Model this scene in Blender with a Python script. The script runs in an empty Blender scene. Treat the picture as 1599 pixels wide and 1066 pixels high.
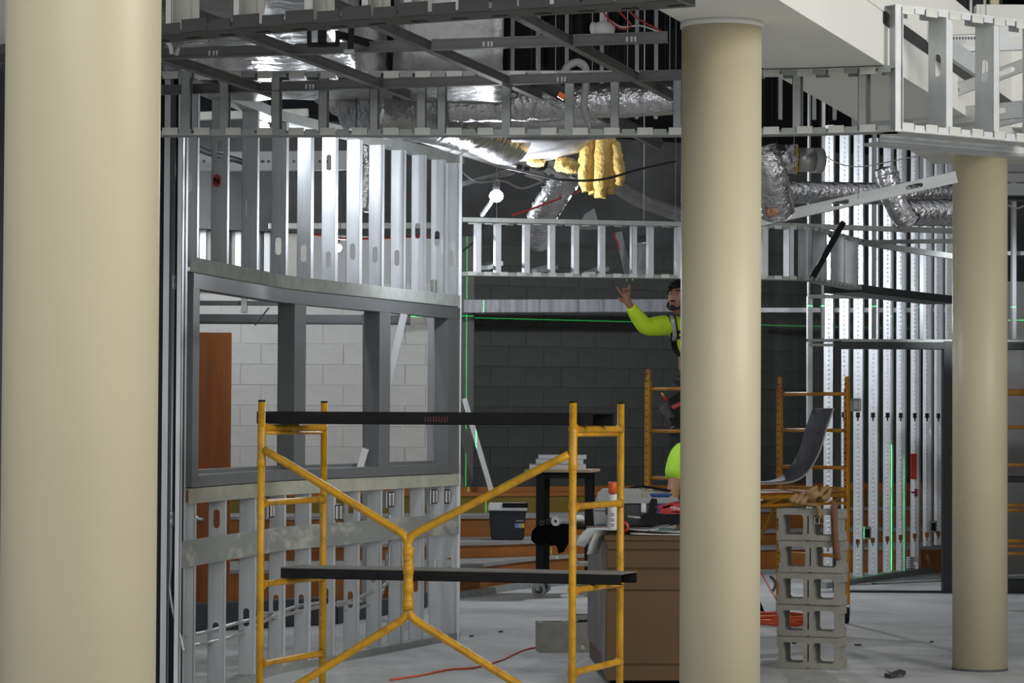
import bpy, bmesh, math, random
from mathutils import Vector as V, Matrix as M
from mathutils.geometry import tessellate_polygon
random.seed(7)
S = bpy.context.scene
COL = S.collection
PI = math.pi
# ------------------------------------------------------------------ camera
FOC, CH = 4300.0, 1.5
PITCH, ROLL = math.atan(122.0 / FOC), 0.0052
RCAM = M.Rotation(PI / 2 + PITCH, 3, 'X') @ M.Rotation(ROLL, 3, 'Z')
cam = bpy.data.cameras.new('camera')
cam.sensor_width = 36.0
cam.lens = 36.0 * FOC / 1599.0
cam.clip_end = 200
cam_o = bpy.data.objects.new('camera', cam)
COL.objects.link(cam_o)
cam_o.matrix_world = M.Translation((0, 0, CH)) @ RCAM.to_4x4()
S.camera = cam_o
# ------------------------------------------------------------------ view, world, lights
S.view_settings.view_transform = 'Standard'
S.view_settings.look = 'None'
S.view_settings.gamma = 1.0
S.view_settings.use_curve_mapping = False
S.view_settings.exposure = 0.0
W = bpy.data.worlds.new('world')
S.world = W
W.use_nodes = True
W.node_tree.nodes['Background'].inputs['Color'].default_value = (0.93, 0.96, 1.0, 1)
W.node_tree.nodes['Background'].inputs['Strength'].default_value = 0.30


def light(name, kind, loc, energy, color=(1, 1, 1), aim=None, size=None, size_y=None, radius=None):
    l = bpy.data.lights.new(name, kind)
    l.energy = energy
    l.color = color
    if kind == 'AREA':
        l.shape = 'RECTANGLE'
        l.size = size
        l.size_y = size_y or size
    elif radius is not None:
        l.shadow_soft_size = radius
    o = bpy.data.objects.new(name, l)
    COL.objects.link(o)
    o.location = loc
    if aim is not None:
        o.rotation_euler = (V(aim) - V(loc)).to_track_quat('-Z', 'Y').to_euler()
    return o


light('atrium_daylight', 'AREA', (11.5, 5.5, 6.0), 900, (1.0, 0.98, 0.93), (0.5, 13.5, 1.3), 8, 5)
light('atrium_skylight', 'AREA', (-1.5, -4.0, 6.5), 620, (0.97, 0.98, 1.0), (0.3, 14, 1.0), 9, 6)

# ------------------------------------------------------------------ pixel helpers (1599 x 1066 frame)


def ray(px, py):
    return RCAM @ V(((px - 799.5) / FOC, (533.0 - py) / FOC, -1.0))


def P(px, py, Y):
    d = ray(px, py)
    return V((0, 0, CH)) + d * (Y / d.y)


def PZ(px, py, z):
    d = ray(px, py)
    return V((0, 0, CH)) + d * ((z - CH) / d.z)


def F(px, py):
    return PZ(px, py, 0.0)


def XP(px, Y):
    return (px - 799.5) * Y / FOC


def ZP(px, py, Y):
    return P(px, py, Y).z


# ------------------------------------------------------------------ materials
MATS = {}


def mat(name, col, rough=0.5, metal=0.0, var=0.0, vscale=8.0, bump=0.0, bscale=60.0, emit=None, estr=0.0, alpha=None,
        stain=None, sscale=3.0, samt=0.5, stretch=None, spec=None, s0=0.48, s1=0.66):
    m = bpy.data.materials.new(name)
    m.use_nodes = True
    nt = m.node_tree
    b = nt.nodes['Principled BSDF']
    b.inputs['Base Color'].default_value = (*col, 1)
    b.inputs['Roughness'].default_value = rough
    b.inputs['Metallic'].default_value = metal
    b.inputs['Specular IOR Level'].default_value = 0.5 if spec is None else spec
    if emit:
        b.inputs['Emission Color'].default_value = (*emit, 1)
        b.inputs['Emission Strength'].default_value = estr
    if var or bump or stain:
        tc = nt.nodes.new('ShaderNodeTexCoord')
        src = tc.outputs['Object']
        if stretch:
            mp = nt.nodes.new('ShaderNodeMapping')
            mp.inputs['Scale'].default_value = stretch
            nt.links.new(src, mp.inputs['Vector'])
            src = mp.outputs['Vector']
    last = None
    if var:
        n = nt.nodes.new('ShaderNodeTexNoise')
        n.inputs['Scale'].default_value = vscale
        n.inputs['Detail'].default_value = 5
        nt.links.new(src, n.inputs['Vector'])
        r = nt.nodes.new('ShaderNodeMapRange')
        r.inputs['From Min'].default_value = 0.3
        r.inputs['From Max'].default_value = 0.7
        r.inputs['To Min'].default_value = 1 - var
        r.inputs['To Max'].default_value = 1 + var
        nt.links.new(n.outputs['Fac'], r.inputs['Value'])
        mx = nt.nodes.new('ShaderNodeMix')
        mx.data_type = 'RGBA'
        mx.blend_type = 'MULTIPLY'
        mx.inputs['Factor'].default_value = 1
        mx.inputs['A'].default_value = (*col, 1)
        nt.links.new(r.outputs['Result'], mx.inputs['B'])
        last = mx.outputs['Result']
    if stain:
        n2 = nt.nodes.new('ShaderNodeTexNoise')
        n2.inputs['Scale'].default_value = sscale
        n2.inputs['Detail'].default_value = 8
        n2.inputs['Roughness'].default_value = 0.65
        nt.links.new(src, n2.inputs['Vector'])
        r2 = nt.nodes.new('ShaderNodeMapRange')
        r2.inputs['From Min'].default_value = s0
        r2.inputs['From Max'].default_value = s1
        r2.inputs['To Max'].default_value = samt
        nt.links.new(n2.outputs['Fac'], r2.inputs['Value'])
        m2 = nt.nodes.new('ShaderNodeMix')
        m2.data_type = 'RGBA'
        nt.links.new(r2.outputs['Result'], m2.inputs['Factor'])
        if last:
            nt.links.new(last, m2.inputs['A'])
        else:
            m2.inputs['A'].default_value = (*col, 1)
        m2.inputs['B'].default_value = (*stain, 1)
        last = m2.outputs['Result']
    if last:
        nt.links.new(last, b.inputs['Base Color'])
    if bump:
        n3 = nt.nodes.new('ShaderNodeTexNoise')
        n3.inputs['Scale'].default_value = bscale
        n3.inputs['Detail'].default_value = 4
        nt.links.new(src, n3.inputs['Vector'])
        bp = nt.nodes.new('ShaderNodeBump')
        bp.inputs['Strength'].default_value = bump
        bp.inputs['Distance'].default_value = 0.02
        nt.links.new(n3.outputs['Fac'], bp.inputs['Height'])
        nt.links.new(bp.outputs['Normal'], b.inputs['Normal'])
    MATS[name] = m
    return m


GALV = mat('galvanized_steel', (0.66, 0.68, 0.70), 0.42, 0.28, 0.10, 14, stretch=(1, 1, 0.25))
GALVD = mat('dull_galvanized_track', (0.36, 0.38, 0.36), 0.5, 0.35, 0.12, 12)
GALVS = mat('stained_galvanized_strap', (0.34, 0.36, 0.34), 0.5, 0.25, 0.12, 6, stain=(0.66, 0.65, 0.57), sscale=7, samt=0.75, s0=0.50, s1=0.60, stretch=(0.5, 0.35, 1.0))
GRIDM = mat('ceiling_grid_steel', (0.17, 0.17, 0.165), 0.5, 0.4, 0.1, 9)
BEIGE = mat('beige_column_paint', (0.62, 0.56, 0.375), 0.42, 0, 0.025, 3)
WHITE = mat('white_drywall', (0.82, 0.81, 0.77), 0.8, 0, 0.02, 2)
FLOORM = mat('dusty_concrete', (0.55, 0.555, 0.55), 0.75, 0, 0.16, 1.1, 0.15, 30, stain=(0.26, 0.26, 0.25), sscale=0.8, samt=0.6)
LINKL = mat('light_track_link', (0.60, 0.61, 0.57), 0.45, 0.25, 0.10, 12)
DECK = mat('dark_roof_deck', (0.012, 0.012, 0.013), 0.9, 0, 0.3, 2, spec=0.0)
DARKB = mat('charcoal_painted_block', (0.066, 0.071, 0.064), 0.75, 0, 0.12, 3, 0.25, 90, spec=0.2)
DARKJ = mat('charcoal_mortar', (0.056, 0.060, 0.055), 0.9, spec=0.2)
PILB = mat('grey_painted_pilaster', (0.10, 0.105, 0.095), 0.7, 0, 0.08, 4)
WBLK = mat('pale_grey_block', (0.54, 0.54, 0.515), 0.8, 0, 0.05, 5, 0.2, 80)
WBLJ = mat('pale_mortar', (0.51, 0.51, 0.485), 0.9)
FRAMEM = mat('charcoal_frame_primer', (0.15, 0.155, 0.16), 0.5, 0, 0.06, 5)
FRAMED = mat('dark_frame_paint', (0.028, 0.030, 0.032), 0.45, 0, 0.06, 5)
YEL = mat('scaffold_yellow', (0.72, 0.37, 0.014), 0.38, 0, 0.10, 9, stain=(0.20, 0.08, 0.02), sscale=14, samt=0.45)
YEL2 = mat('scaffold_orange_yellow', (0.50, 0.22, 0.015), 0.42, 0, 0.12, 9, stain=(0.17, 0.06, 0.02), sscale=12, samt=0.5)
BLACK = mat('black_plank_paint', (0.010, 0.010, 0.011), 0.5, 0, 0.2, 8, spec=0.25)
PLTOP = mat('grey_plank_deck', (0.22, 0.21, 0.18), 0.75, 0, 0.15, 10)
BLK = mat('black_plastic', (0.008, 0.008, 0.009), 0.55, spec=0.2)
CLOTH = mat('black_cloth', (0.006, 0.006, 0.007), 0.95, spec=0.0)
ORNG = mat('orange_stained_plywood', (0.30, 0.105, 0.018), 0.65, 0, 0.16, 3, stretch=(0.6, 0.6, 5))
OLIV = mat('olive_yellow_board', (0.17, 0.12, 0.012), 0.6, 0, 0.12, 3)
TREAD = mat('grey_tread', (0.30, 0.29, 0.28), 0.8, 0, 0.1, 4)
DOORM = mat('red_brown_door_veneer', (0.30, 0.085, 0.012), 0.5, 0, 0.2, 4, stretch=(4, 4, 0.35))
FOIL = mat('foil_duct_wrap', (0.62, 0.62, 0.64), 0.24, 0.9, 0.1, 6, 1.0, 9)
FOILF = mat('crinkled_foil', (0.66, 0.66, 0.68), 0.22, 0.9, 0.1, 10, 1.0, 26)
PIPEW = mat('white_pipe_cover', (0.70, 0.68, 0.66), 0.5, 0, 0.04, 3)
INSUL = mat('yellow_glass_wool', (0.74, 0.52, 0.17), 0.95, 0, 0.18, 14, 0.9, 40)
CONC = mat('grey_cinder_block', (0.36, 0.35, 0.31), 0.9, 0, 0.12, 14, 0.5, 130)
BROWN = mat('brown_chest_paint', (0.115, 0.060, 0.018), 0.5, 0, 0.1, 3)
BROWNS = mat('scuffed_grey_chest_side', (0.20, 0.185, 0.175), 0.55, 0.1, 0.15, 4, stain=(0.35, 0.34, 0.33), sscale=3, samt=0.4)
PLY = mat('plywood_top', (0.42, 0.31, 0.20), 0.7, 0, 0.1, 5)
CASE = mat('grey_tool_case', (0.36, 0.37, 0.36), 0.55, 0, 0.05, 5)
DGREY = mat('dark_grey_plastic', (0.05, 0.052, 0.055), 0.5)
REDT = mat('red_tool_plastic', (0.42, 0.03, 0.025), 0.35)
REDP = mat('red_spray_paint', (0.60, 0.035, 0.02), 0.6)
ORCAP = mat('orange_cap', (0.85, 0.14, 0.03), 0.4)
PAPER = mat('white_paper', (0.70, 0.70, 0.69), 0.85, 0, 0.04, 20)
BLUE = mat('blue_plastic', (0.03, 0.08, 0.30), 0.4)
YLAB = mat('yellow_label', (0.65, 0.42, 0.05), 0.6)
WPLAS = mat('white_plastic', (0.75, 0.75, 0.74), 0.4)
NAVY = mat('navy_cooler_plastic', (0.022, 0.026, 0.036), 0.5)
ORC = mat('orange_cord_jacket', (0.62, 0.10, 0.03), 0.45)
REDC = mat('red_cord_jacket', (0.55, 0.05, 0.04), 0.45)
GREYC = mat('grey_cable_jacket', (0.38, 0.38, 0.38), 0.5)
DKC = mat('dark_cable_jacket', (0.03, 0.03, 0.032), 0.5)
LEATH = mat('tan_leather', (0.36, 0.22, 0.10), 0.75, 0, 0.25, 14, 0.3, 60)
STRAPL = mat('red_brown_leather_strap', (0.20, 0.085, 0.045), 0.65, 0, 0.12, 14)
SHEETM = mat('slate_flexible_sheet', (0.075, 0.075, 0.09), 0.65, 0, 0.08, 8, spec=0.2)
SHEETE = mat('pale_sheet_edge', (0.42, 0.41, 0.36), 0.8)
HIVIS = mat('high_visibility_yellow', (0.62, 0.86, 0.03), 0.8, 0, 0.05, 10)
HIVIS2 = mat('high_visibility_green', (0.45, 0.78, 0.05), 0.8, 0, 0.05, 10)
SKINM = mat('skin', (0.36, 0.18, 0.11), 0.55, 0, 0.06, 30)
HAIRM = mat('black_hair', (0.008, 0.007, 0.007), 0.6, 0, 0.2, 40, 0.6, 60)
JEAN = mat('dark_work_trousers', (0.03, 0.034, 0.045), 0.85)
EYEW = mat('eye_white', (0.7, 0.7, 0.68), 0.3)
LIPM = mat('lip', (0.30, 0.12, 0.10), 0.5)
SILV = mat('reflective_silver_tape', (0.45, 0.45, 0.45), 0.4, 0.3)
GLASSD = mat('dark_window_glass', (0.02, 0.022, 0.028), 0.1)
CREAM = mat('cream_wall_paint', (0.70, 0.64, 0.42), 0.8)
LAMPM = mat('lit_lamp_bulb', (1, 1, 1), 0.5, emit=(0.92, 0.95, 1.0), estr=60.0)
CHROME = mat('bright_conduit', (0.45, 0.45, 0.45), 0.35, 0.6)
GREYP = mat('grey_primed_steel', (0.33, 0.34, 0.35), 0.5, 0.1, 0.05, 5)
RUBB = mat('dark_grey_base_rubber', (0.045, 0.047, 0.055), 0.6)
MAROON = mat('maroon_spray_paint', (0.22, 0.01, 0.05), 0.6)
INK = mat('grey_print_ink', (0.10, 0.10, 0.11), 0.7)
RUSTY = mat('faded_red_print', (0.20, 0.06, 0.05), 0.7)

# ------------------------------------------------------------------ scene graph helpers


def tag(o, label=None, cat=None, group=None, kind=None):
    if label:
        o['label'] = label
    if cat:
        o['category'] = cat
    if group:
        o['group'] = group
    if kind:
        o['kind'] = kind
    return o


def T(name, label, cat, loc, group=None, kind=None):
    o = bpy.data.objects.new(name, None)
    COL.objects.link(o)
    o.location = loc
    o.empty_display_size = 0.1
    return tag(o, label, cat, group, kind)


def origin(o):
    p = V(o.location)
    q = o.parent
    while q:
        p = p + V(q.location)
        q = q.parent
    return p


def O(name, bm, material, root=None, loc=None, smooth=None):
    """link a bmesh given in world coordinates as ONE mesh object"""
    if root is not None:
        off = origin(root)
    elif loc is not None:
        off = V(loc)
    else:
        off = V((0, 0, 0))
    bmesh.ops.translate(bm, verts=bm.verts, vec=-off)
    bmesh.ops.recalc_face_normals(bm, faces=bm.faces)
    if smooth is not None:
        for f in bm.faces:
            f.smooth = smooth
    me = bpy.data.meshes.new(name)
    bm.to_mesh(me)
    bm.free()
    ms = material if isinstance(material, (list, tuple)) else [material]
    for m_ in ms:
        me.materials.append(m_)
    o = bpy.data.objects.new(name, me)
    COL.objects.link(o)
    if root is not None:
        o.parent = root
    elif loc is not None:
        o.location = loc
    return o


def C(name, mesh, Mw, root):
    """object sharing a mesh, placed by a world matrix, child of an unrotated root"""
    o = bpy.data.objects.new(name, mesh)
    COL.objects.link(o)
    if root is not None:
        o.parent = root
        Mw = M.Translation(-origin(root)) @ Mw
    o.matrix_basis = Mw
    return o


def copy_tree(o, d, label=None, parent=None):
    c = o.copy()
    COL.objects.link(c)
    c.parent = parent
    if parent is None:
        c.location = V(o.location) + V(d)
    if label:
        c['label'] = label
    for ch in list(o.children):
        copy_tree(ch, d, None, c)
    return c


def B():
    return bmesh.new()


def obox(bm, Mx, sx, sy, sz, bev=0.0, mi=0):
    vs = [bm.verts.new(Mx @ V((x * sx / 2, y * sy / 2, z * sz / 2))) for x in (-1, 1) for y in (-1, 1) for z in (-1, 1)]
    q = [(0, 1, 3, 2), (4, 6, 7, 5), (0, 4, 5, 1), (2, 3, 7, 6), (0, 2, 6, 4), (1, 5, 7, 3)]
    fs = [bm.faces.new([vs[i] for i in f]) for f in q]
    for f in fs:
        f.material_index = mi
    if bev:
        es = list({e for f in fs for e in f.edges})
        bmesh.ops.bevel(bm, geom=es, offset=bev, segments=1, affect='EDGES')
    return fs


def box(bm, x0, y0, z0, x1, y1, z1, bev=0.0, mi=0):
    return obox(bm, M.Translation(((x0 + x1) / 2, (y0 + y1) / 2, (z0 + z1) / 2)), abs(x1 - x0), abs(y1 - y0), abs(z1 - z0), bev, mi)


def axes(p, q, up=V((0, 0, 1))):
    """matrix with local Y along p->q, Z near up, at the midpoint"""
    p, q = V(p), V(q)
    d = (q - p).normalized()
    up = V(up)
    if abs(d.dot(up)) > 0.98:
        up = V((0, 1, 0)) if abs(d.y) < 0.9 else V((1, 0, 0))
    x = d.cross(up).normalized()
    z = x.cross(d)
    m = M((x, d, z)).transposed().to_4x4()
    m.translation = (p + q) / 2
    return m


def beam(bm, p, q, w, h, up=(0, 0, 1), bev=0.0, mi=0):
    return obox(bm, axes(p, q, V(up)), w, (V(q) - V(p)).length, h, bev, mi)


def tube(bm, pts, r, n=8, cap=True, mi=0, radii=None):
    pts = [V(p) for p in pts]
    k = len(pts)
    ds = []
    for i in range(k):
        a = pts[max(i - 1, 0)]
        b = pts[min(i + 1, k - 1)]
        ds.append((b - a).normalized())
    u = ds[0].orthogonal().normalized()
    rings = []
    for i in range(k):
        u = (u - ds[i] * u.dot(ds[i])).normalized()
        w = ds[i].cross(u)
        rr = radii[i] if radii else r
        rings.append([bm.verts.new(pts[i] + (u * math.cos(2 * PI * j / n) + w * math.sin(2 * PI * j / n)) * rr) for j in range(n)])
    for i in range(k - 1):
        for j in range(n):
            f = bm.faces.new((rings[i][j], rings[i][(j + 1) % n], rings[i + 1][(j + 1) % n], rings[i + 1][j]))
            f.smooth = True
            f.material_index = mi
    if cap:
        for rg in (rings[0], rings[-1]):
            f = bm.faces.new(rg)
            f.material_index = mi


def smoothpts(pts, n=6):
    """Catmull-Rom through the points"""
    pts = [V(p) for p in pts]
    out = []
    for i in range(len(pts) - 1):
        p0, p1, p2, p3 = pts[max(i - 1, 0)], pts[i], pts[i + 1], pts[min(i + 2, len(pts) - 1)]
        for j in range(n):
            t = j / n
            out.append(0.5 * ((2 * p1) + (p2 - p0) * t + (2 * p0 - 5 * p1 + 4 * p2 - p3) * t * t + (3 * p1 - p0 - 3 * p2 + p3) * t ** 3))
    out.append(pts[-1])
    return out


def lathe(bm, prof, c, n=24, axis='Z', mi=0, smooth=True):
    """profile of (radius, height)"""
    c = V(c)
    rings = []
    for r, h in prof:
        rg = []
        for j in range(n):
            a = 2 * PI * j / n
            if axis == 'Z':
                p = V((r * math.cos(a), r * math.sin(a), h))
            elif axis == 'Y':
                p = V((r * math.cos(a), h, r * math.sin(a)))
            else:
                p = V((h, r * math.cos(a), r * math.sin(a)))
            rg.append(bm.verts.new(c + p))
        rings.append(rg)
    for i in range(len(rings) - 1):
        for j in range(n):
            f = bm.faces.new((rings[i][j], rings[i][(j + 1) % n], rings[i + 1][(j + 1) % n], rings[i + 1][j]))
            f.smooth = smooth
            f.material_index = mi
    for rg in (rings[0], rings[-1]):
        f = bm.faces.new(rg)
        f.material_index = mi


def ball(bm, c, rx, ry=None, rz=None, seg=16, rings=10, mi=0):
    g = bmesh.ops.create_uvsphere(bm, u_segments=seg, v_segments=rings, radius=1.0)
    mx = M.Translation(V(c)) @ M.Diagonal((rx, ry or rx, rz or rx, 1))
    bmesh.ops.transform(bm, matrix=mx, verts=g['verts'])
    for v in g['verts']:
        for f in v.link_faces:
            f.smooth = True
            f.material_index = mi
    return g['verts']


def prism(bm, poly, ext, mi=0, holes=()):
    """polygon (list of 3-D points, optional holes) pushed along ext into a solid"""
    loops = [[V(p) for p in poly]] + [[V(p) for p in h] for h in holes]
    flat = [p for lp in loops for p in lp]
    tris = tessellate_polygon(loops)
    a = [bm.verts.new(p) for p in flat]
    b = [bm.verts.new(p + V(ext)) for p in flat]
    for t in tris:
        if len(set(t)) == 3:
            for vs in (a, b):
                try:
                    f = bm.faces.new([vs[i] for i in t])
                    f.material_index = mi
                except ValueError:
                    pass
    k = 0
    for lp in loops:
        n = len(lp)
        for i in range(n):
            j = (i + 1) % n
            try:
                f = bm.faces.new((a[k + i], a[k + j], b[k + j], b[k + i]))
                f.material_index = mi
            except ValueError:
                pass
        k += n


def ribbon(bm, pts, wvec, th, mi=0, mi_edge=None):
    """sheet swept along pts, width wvec (vector or list), given thickness"""
    pts = [V(p) for p in pts]
    k = len(pts)
    rows = []
    for i in range(k):
        w = V(wvec[i]) if isinstance(wvec, list) else V(wvec)
        d = (pts[min(i + 1, k - 1)] - pts[max(i - 1, 0)]).normalized()
        n = d.cross(w).normalized() * th
        rows.append([bm.verts.new(pts[i]), bm.verts.new(pts[i] + w), bm.verts.new(pts[i] + w + n), bm.verts.new(pts[i] + n)])
    me_ = mi if mi_edge is None else mi_edge
    for i in range(k - 1):
        for j in range(4):
            f = bm.faces.new((rows[i][j], rows[i][(j + 1) % 4], rows[i + 1][(j + 1) % 4], rows[i + 1][j]))
            f.smooth = j in (0, 2)
            f.material_index = me_ if j in (1, 3) else mi
    for rw in (rows[0], rows[-1]):
        f = bm.faces.new(rw)
        f.material_index = me_


def obround(cx, cz, w, h, n=6):
    r = w / 2
    pts = []
    for i in range(n + 1):
        a = PI * i / n
        pts.append((cx + r * math.cos(a), cz + h / 2 - r + r * math.sin(a)))
    for i in range(n + 1):
        a = PI + PI * i / n
        pts.append((cx + r * math.cos(a), cz - h / 2 + r + r * math.sin(a)))
    return pts


STUDS = {}


def stud_mesh(length, web=0.092, fl=0.041, holes=(), material=GALV, lip=0.008, t=0.0025):
    """steel C-stud: web in local XZ (X 0..web), flanges towards +Y, length along Z from 0"""
    key = (round(length, 3), web, fl, tuple(round(h, 3) for h in holes), material.name)
    if key in STUDS:
        return STUDS[key]
    bm = B()
    hl = [[V((x, 0, z)) for x, z in obround(web / 2, h, web * 0.40, 0.105)] for h in holes if 0.1 < h < length - 0.1]
    prism(bm, [V((0, 0, 0)), V((web, 0, 0)), V((web, 0, length)), V((0, 0, length))], V((0, t, 0)), holes=hl)
    for x0 in (0.0, web - t):
        box(bm, x0, 0, 0, x0 + t, fl, length)
        xl = x0 if x0 == 0.0 else web - lip
        box(bm, xl, fl - t, 0, xl + lip, fl, length)
    bmesh.ops.recalc_face_normals(bm, faces=bm.faces)
    me = bpy.data.meshes.new('stud')
    bm.to_mesh(me)
    bm.free()
    me.materials.append(material)
    STUDS[key] = me
    return me


def place(p, xdir, ydir=None):
    """matrix at p with horizontal local X along xdir and Z up"""
    x = V((xdir[0], xdir[1], 0)).normalized()
    y = V((-x.y, x.x, 0))
    if ydir is not None and y.dot(V((ydir[0], ydir[1], 0))) < 0:
        m = M((x, -y, V((0, 0, 1)))).transposed().to_4x4()   # mirrored
    else:
        m = M((x, y, V((0, 0, 1)))).transposed().to_4x4()
    m.translation = V(p)
    return m


class Curve:
    """plan curve given as (px, Y) pairs, evaluated by pixel column"""

    def __init__(s, pts):
        s.pts = pts
        s.poly = smoothpts([V((a, b, 0)) for a, b in pts], 8)

    def Y(s, px):
        q = s.poly
        if px <= q[0].x:
            i = 0
        elif px >= q[-1].x:
            i = len(q) - 2
        else:
            i = max(k for k in range(len(q) - 1) if q[k].x <= px)
        t = (px - q[i].x) / (q[i + 1].x - q[i].x)
        return q[i].y + t * (q[i + 1].y - q[i].y)

    def p(s, px, z=0.0):
        y = s.Y(px)
        # column px at eye height (roll handled by using the true ray)
        d = ray(px, 600)
        k = y / d.y
        x = d.x * k
        return V((x, y, z))

    def t(s, px):
        d = s.p(px + 4) - s.p(px - 4)
        return V((d.x, d.y, 0)).normalized()

    def run(s, a, b, z, n=24):
        return [s.p(a + (b - a) * i / n, z) for i in range(n + 1)]

    def even(s, a, b, z, step):
        """points every step metres along the curve: (point, tangent)"""
        fine = s.run(a, b, z, 400)
        out, acc = [], 0.0
        for i in range(1, len(fine)):
            acc += (fine[i] - fine[i - 1]).length
            if acc >= step:
                acc -= step
                out.append((fine[i], (fine[i] - fine[i - 1]).normalized()))
        return out


def sweep(bm, pts, inward, w0, w1, z0, z1, mi=0):
    """rectangular section swept along horizontal pts; offsets w0..w1 along each inward normal"""
    rows = []
    for p, n in zip(pts, inward):
        rows.append([bm.verts.new(V((p.x + n.x * a, p.y + n.y * a, z))) for a, z in ((w0, z0), (w1, z0), (w1, z1), (w0, z1))])
    for i in range(len(rows) - 1):
        for j in range(4):
            f = bm.faces.new((rows[i][j], rows[i][(j + 1) % 4], rows[i + 1][(j + 1) % 4], rows[i + 1][j]))
            f.material_index = mi
    for rw in (rows[0], rows[-1]):
        bm.faces.new(rw).material_index = mi


def normals(pts, side):
    """horizontal normals of a polyline, all pointing to the side of vector `side`"""
    out = []
    for i in range(len(pts)):
        d = pts[min(i + 1, len(pts) - 1)] - pts[max(i - 1, 0)]
        n = V((-d.y, d.x, 0)).normalized()
        if n.dot(V(side)) < 0:
            n = -n
        out.append(n)
    return out

# ================================================================== SETTING
bm = B()
box(bm, -9, -8, -0.2, 11, 34, 0)
fl = O('floor', bm, FLOORM)
tag(fl, 'dusty grey concrete floor', 'floor', kind='structure')
bm = B()
prism(bm, [V((-6, 9.0, 5.6)), V((0.6, 9.0, 5.6)), V((2.4, 15.0, 5.6)), V((2.4, 21.3, 5.6)), V((9, 21.3, 5.6)), V((9, 33, 5.6)), V((-6, 33, 5.6))], (0, 0, 0.2))
tag(O('ceiling', bm, DECK), 'dark roof deck above the ducts', 'ceiling', kind='structure')


def block_wall(name, label, a, b, z0, z1, mblock, mjoint, step=0.4064, course=0.2032, th=0.19, phase=0.0, cull=None):
    """slab of mortar with separate blocks (running bond) proud of it"""
    a, b = V(a), V(b)
    d = (b - a)
    L = d.length
    d.normalize()
    n = V((-d.y, d.x, 0))
    if n.dot(V((0, -1, 0))) < 0:
        n = -n
    bm = B()
    c = (a + b) / 2 - n * (th / 2 + 0.004)
    mx = M((d, n, V((0, 0, 1)))).transposed().to_4x4()
    mx.translation = V((c.x, c.y, (z0 + z1) / 2))
    obox(bm, mx, L, th, z1 - z0)
    w = O(name, bm, mjoint, loc=(a.x, a.y, z0))
    tag(w, label, 'wall', kind='structure')
    me = None
    r = 0
    z = z0
    while z < z1 - 0.05:
        s = phase - (step / 2 if r % 2 else 0)
        while s < L:
            s0, s1 = max(s, 0), min(s + step, L)
            if s1 - s0 > 0.06 and (cull is None or cull(a + d * ((s0 + s1) / 2), z)):
                full = abs((s1 - s0) - step) < 1e-4
                h = min(course, z1 - z)
                if full and h == course and me:
                    bo = None
                else:
                    bm = B()
                    obox(bm, M.Identity(4), s1 - s0 - 0.007, 0.03, h - 0.007, 0.002)
                    m_ = bpy.data.meshes.new('brick')
                    bm.to_mesh(m_)
                    bm.free()
                    m_.materials.append(mblock)
                    if full and h == course:
                        me = m_
                        bo = None
                    else:
                        bo = m_
                q = a + d * ((s0 + s1) / 2) - n * (0.013 + random.uniform(-0.0015, 0.0015))
                mm = mx.copy()
                mm.translation = V((q.x, q.y, z + h / 2))
                C('brick', bo or me, mm, w)
            s += step
        z += course
        r += 1
    return w


# dark block wall behind the bleacher steps
A0, A1 = V((XP(738, 27.5), 27.5, 0)), V((XP(1640, 31.0), 31.0, 0))
dark_cull = lambda q, z: (0.6 < z < 3.25) and (q.x < 3.9)
block_wall('wall_back', 'charcoal painted block wall behind the bleacher steps', A0, A1, 0, 3.30, DARKB, DARKJ, cull=dark_cull)
GB = mat('mottled_grey_board', (0.075, 0.075, 0.075), 0.9, 0, 0.35, 1.5, spec=0.0)  # dark grey board, tone varies at random
wd0 = (A1 - A0).normalized()
for nm_, z0_, z1_, m_, lab_ in (('trim_5', 3.30, 4.40, GB, 'mottled grey band over the charcoal block wall'), ('trim_6', 4.40, 5.6, DECK, 'black plenum wall over the grey band')):
    bm = B()
    wn_ = V((-wd0.y, wd0.x, 0))
    a_, b_ = A0 - wd0 * 3.6 + wn_ * 0.05, A1 + wn_ * 0.05
    prism(bm, [V((p.x, p.y, z)) for p, z in ((a_, z0_), (b_, z0_), (b_, z1_), (a_, z1_))], wn_ * 0.1)
    tag(O(nm_, bm, m_), lab_, 'trim', kind='structure')
# pilaster at its corner
bm = B()
box(bm, XP(716, 27.0), 27.0, 0, XP(740, 27.0), 27.6, 3.30, 0.008)
tag(O('trim_1', bm, PILB), 'grey pilaster at the corner of the charcoal wall', 'trim', kind='structure')
# pale block wall of the room behind the window partition
block_wall('wall_back_side', 'pale grey block wall of the room behind the window opening', V((-3.4, 27.2, 0)), V((XP(722, 27.2), 27.2, 0)), 0, 2.84, WBLK, WBLJ,
           cull=lambda q, z: 0.4 < z < 4.2, phase=0.11)
bm = B()
box(bm, -3.4, 26.9, 2.82, XP(478, 26.9), 27.1, 3.95)
tag(O('trim_7', bm, mat('warm_grey_board', (0.42, 0.41, 0.38), 0.85, 0, 0.04, 2)), 'warm grey board face over the back room block wall', 'trim', kind='structure')
bm = B()
box(bm, -3.6, 14.6, 0, -3.4, 27.3, 4.45)
tag(O('wall_left', bm, WBLK), 'pale side wall of the room behind the window partition', 'wall', kind='structure')
bm = B()
box(bm, 7.4, 12, 0, 7.6, 33, 4.45)
tag(O('wall_right', bm, PILB), 'grey side wall beyond the scaffold', 'wall', kind='structure')
# smooth grey gypsum wall beyond the rear column
bm = B()
box(bm, XP(1560, 27.4), 27.4, 0, 7.4, 27.6, 2.9)
tag(O('wall_side', bm, mat('grey_gypsum_board', (0.27, 0.27, 0.25), 0.8, 0, 0.05, 2)), 'grey gypsum board wall beyond the rear column', 'wall', kind='structure')

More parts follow.
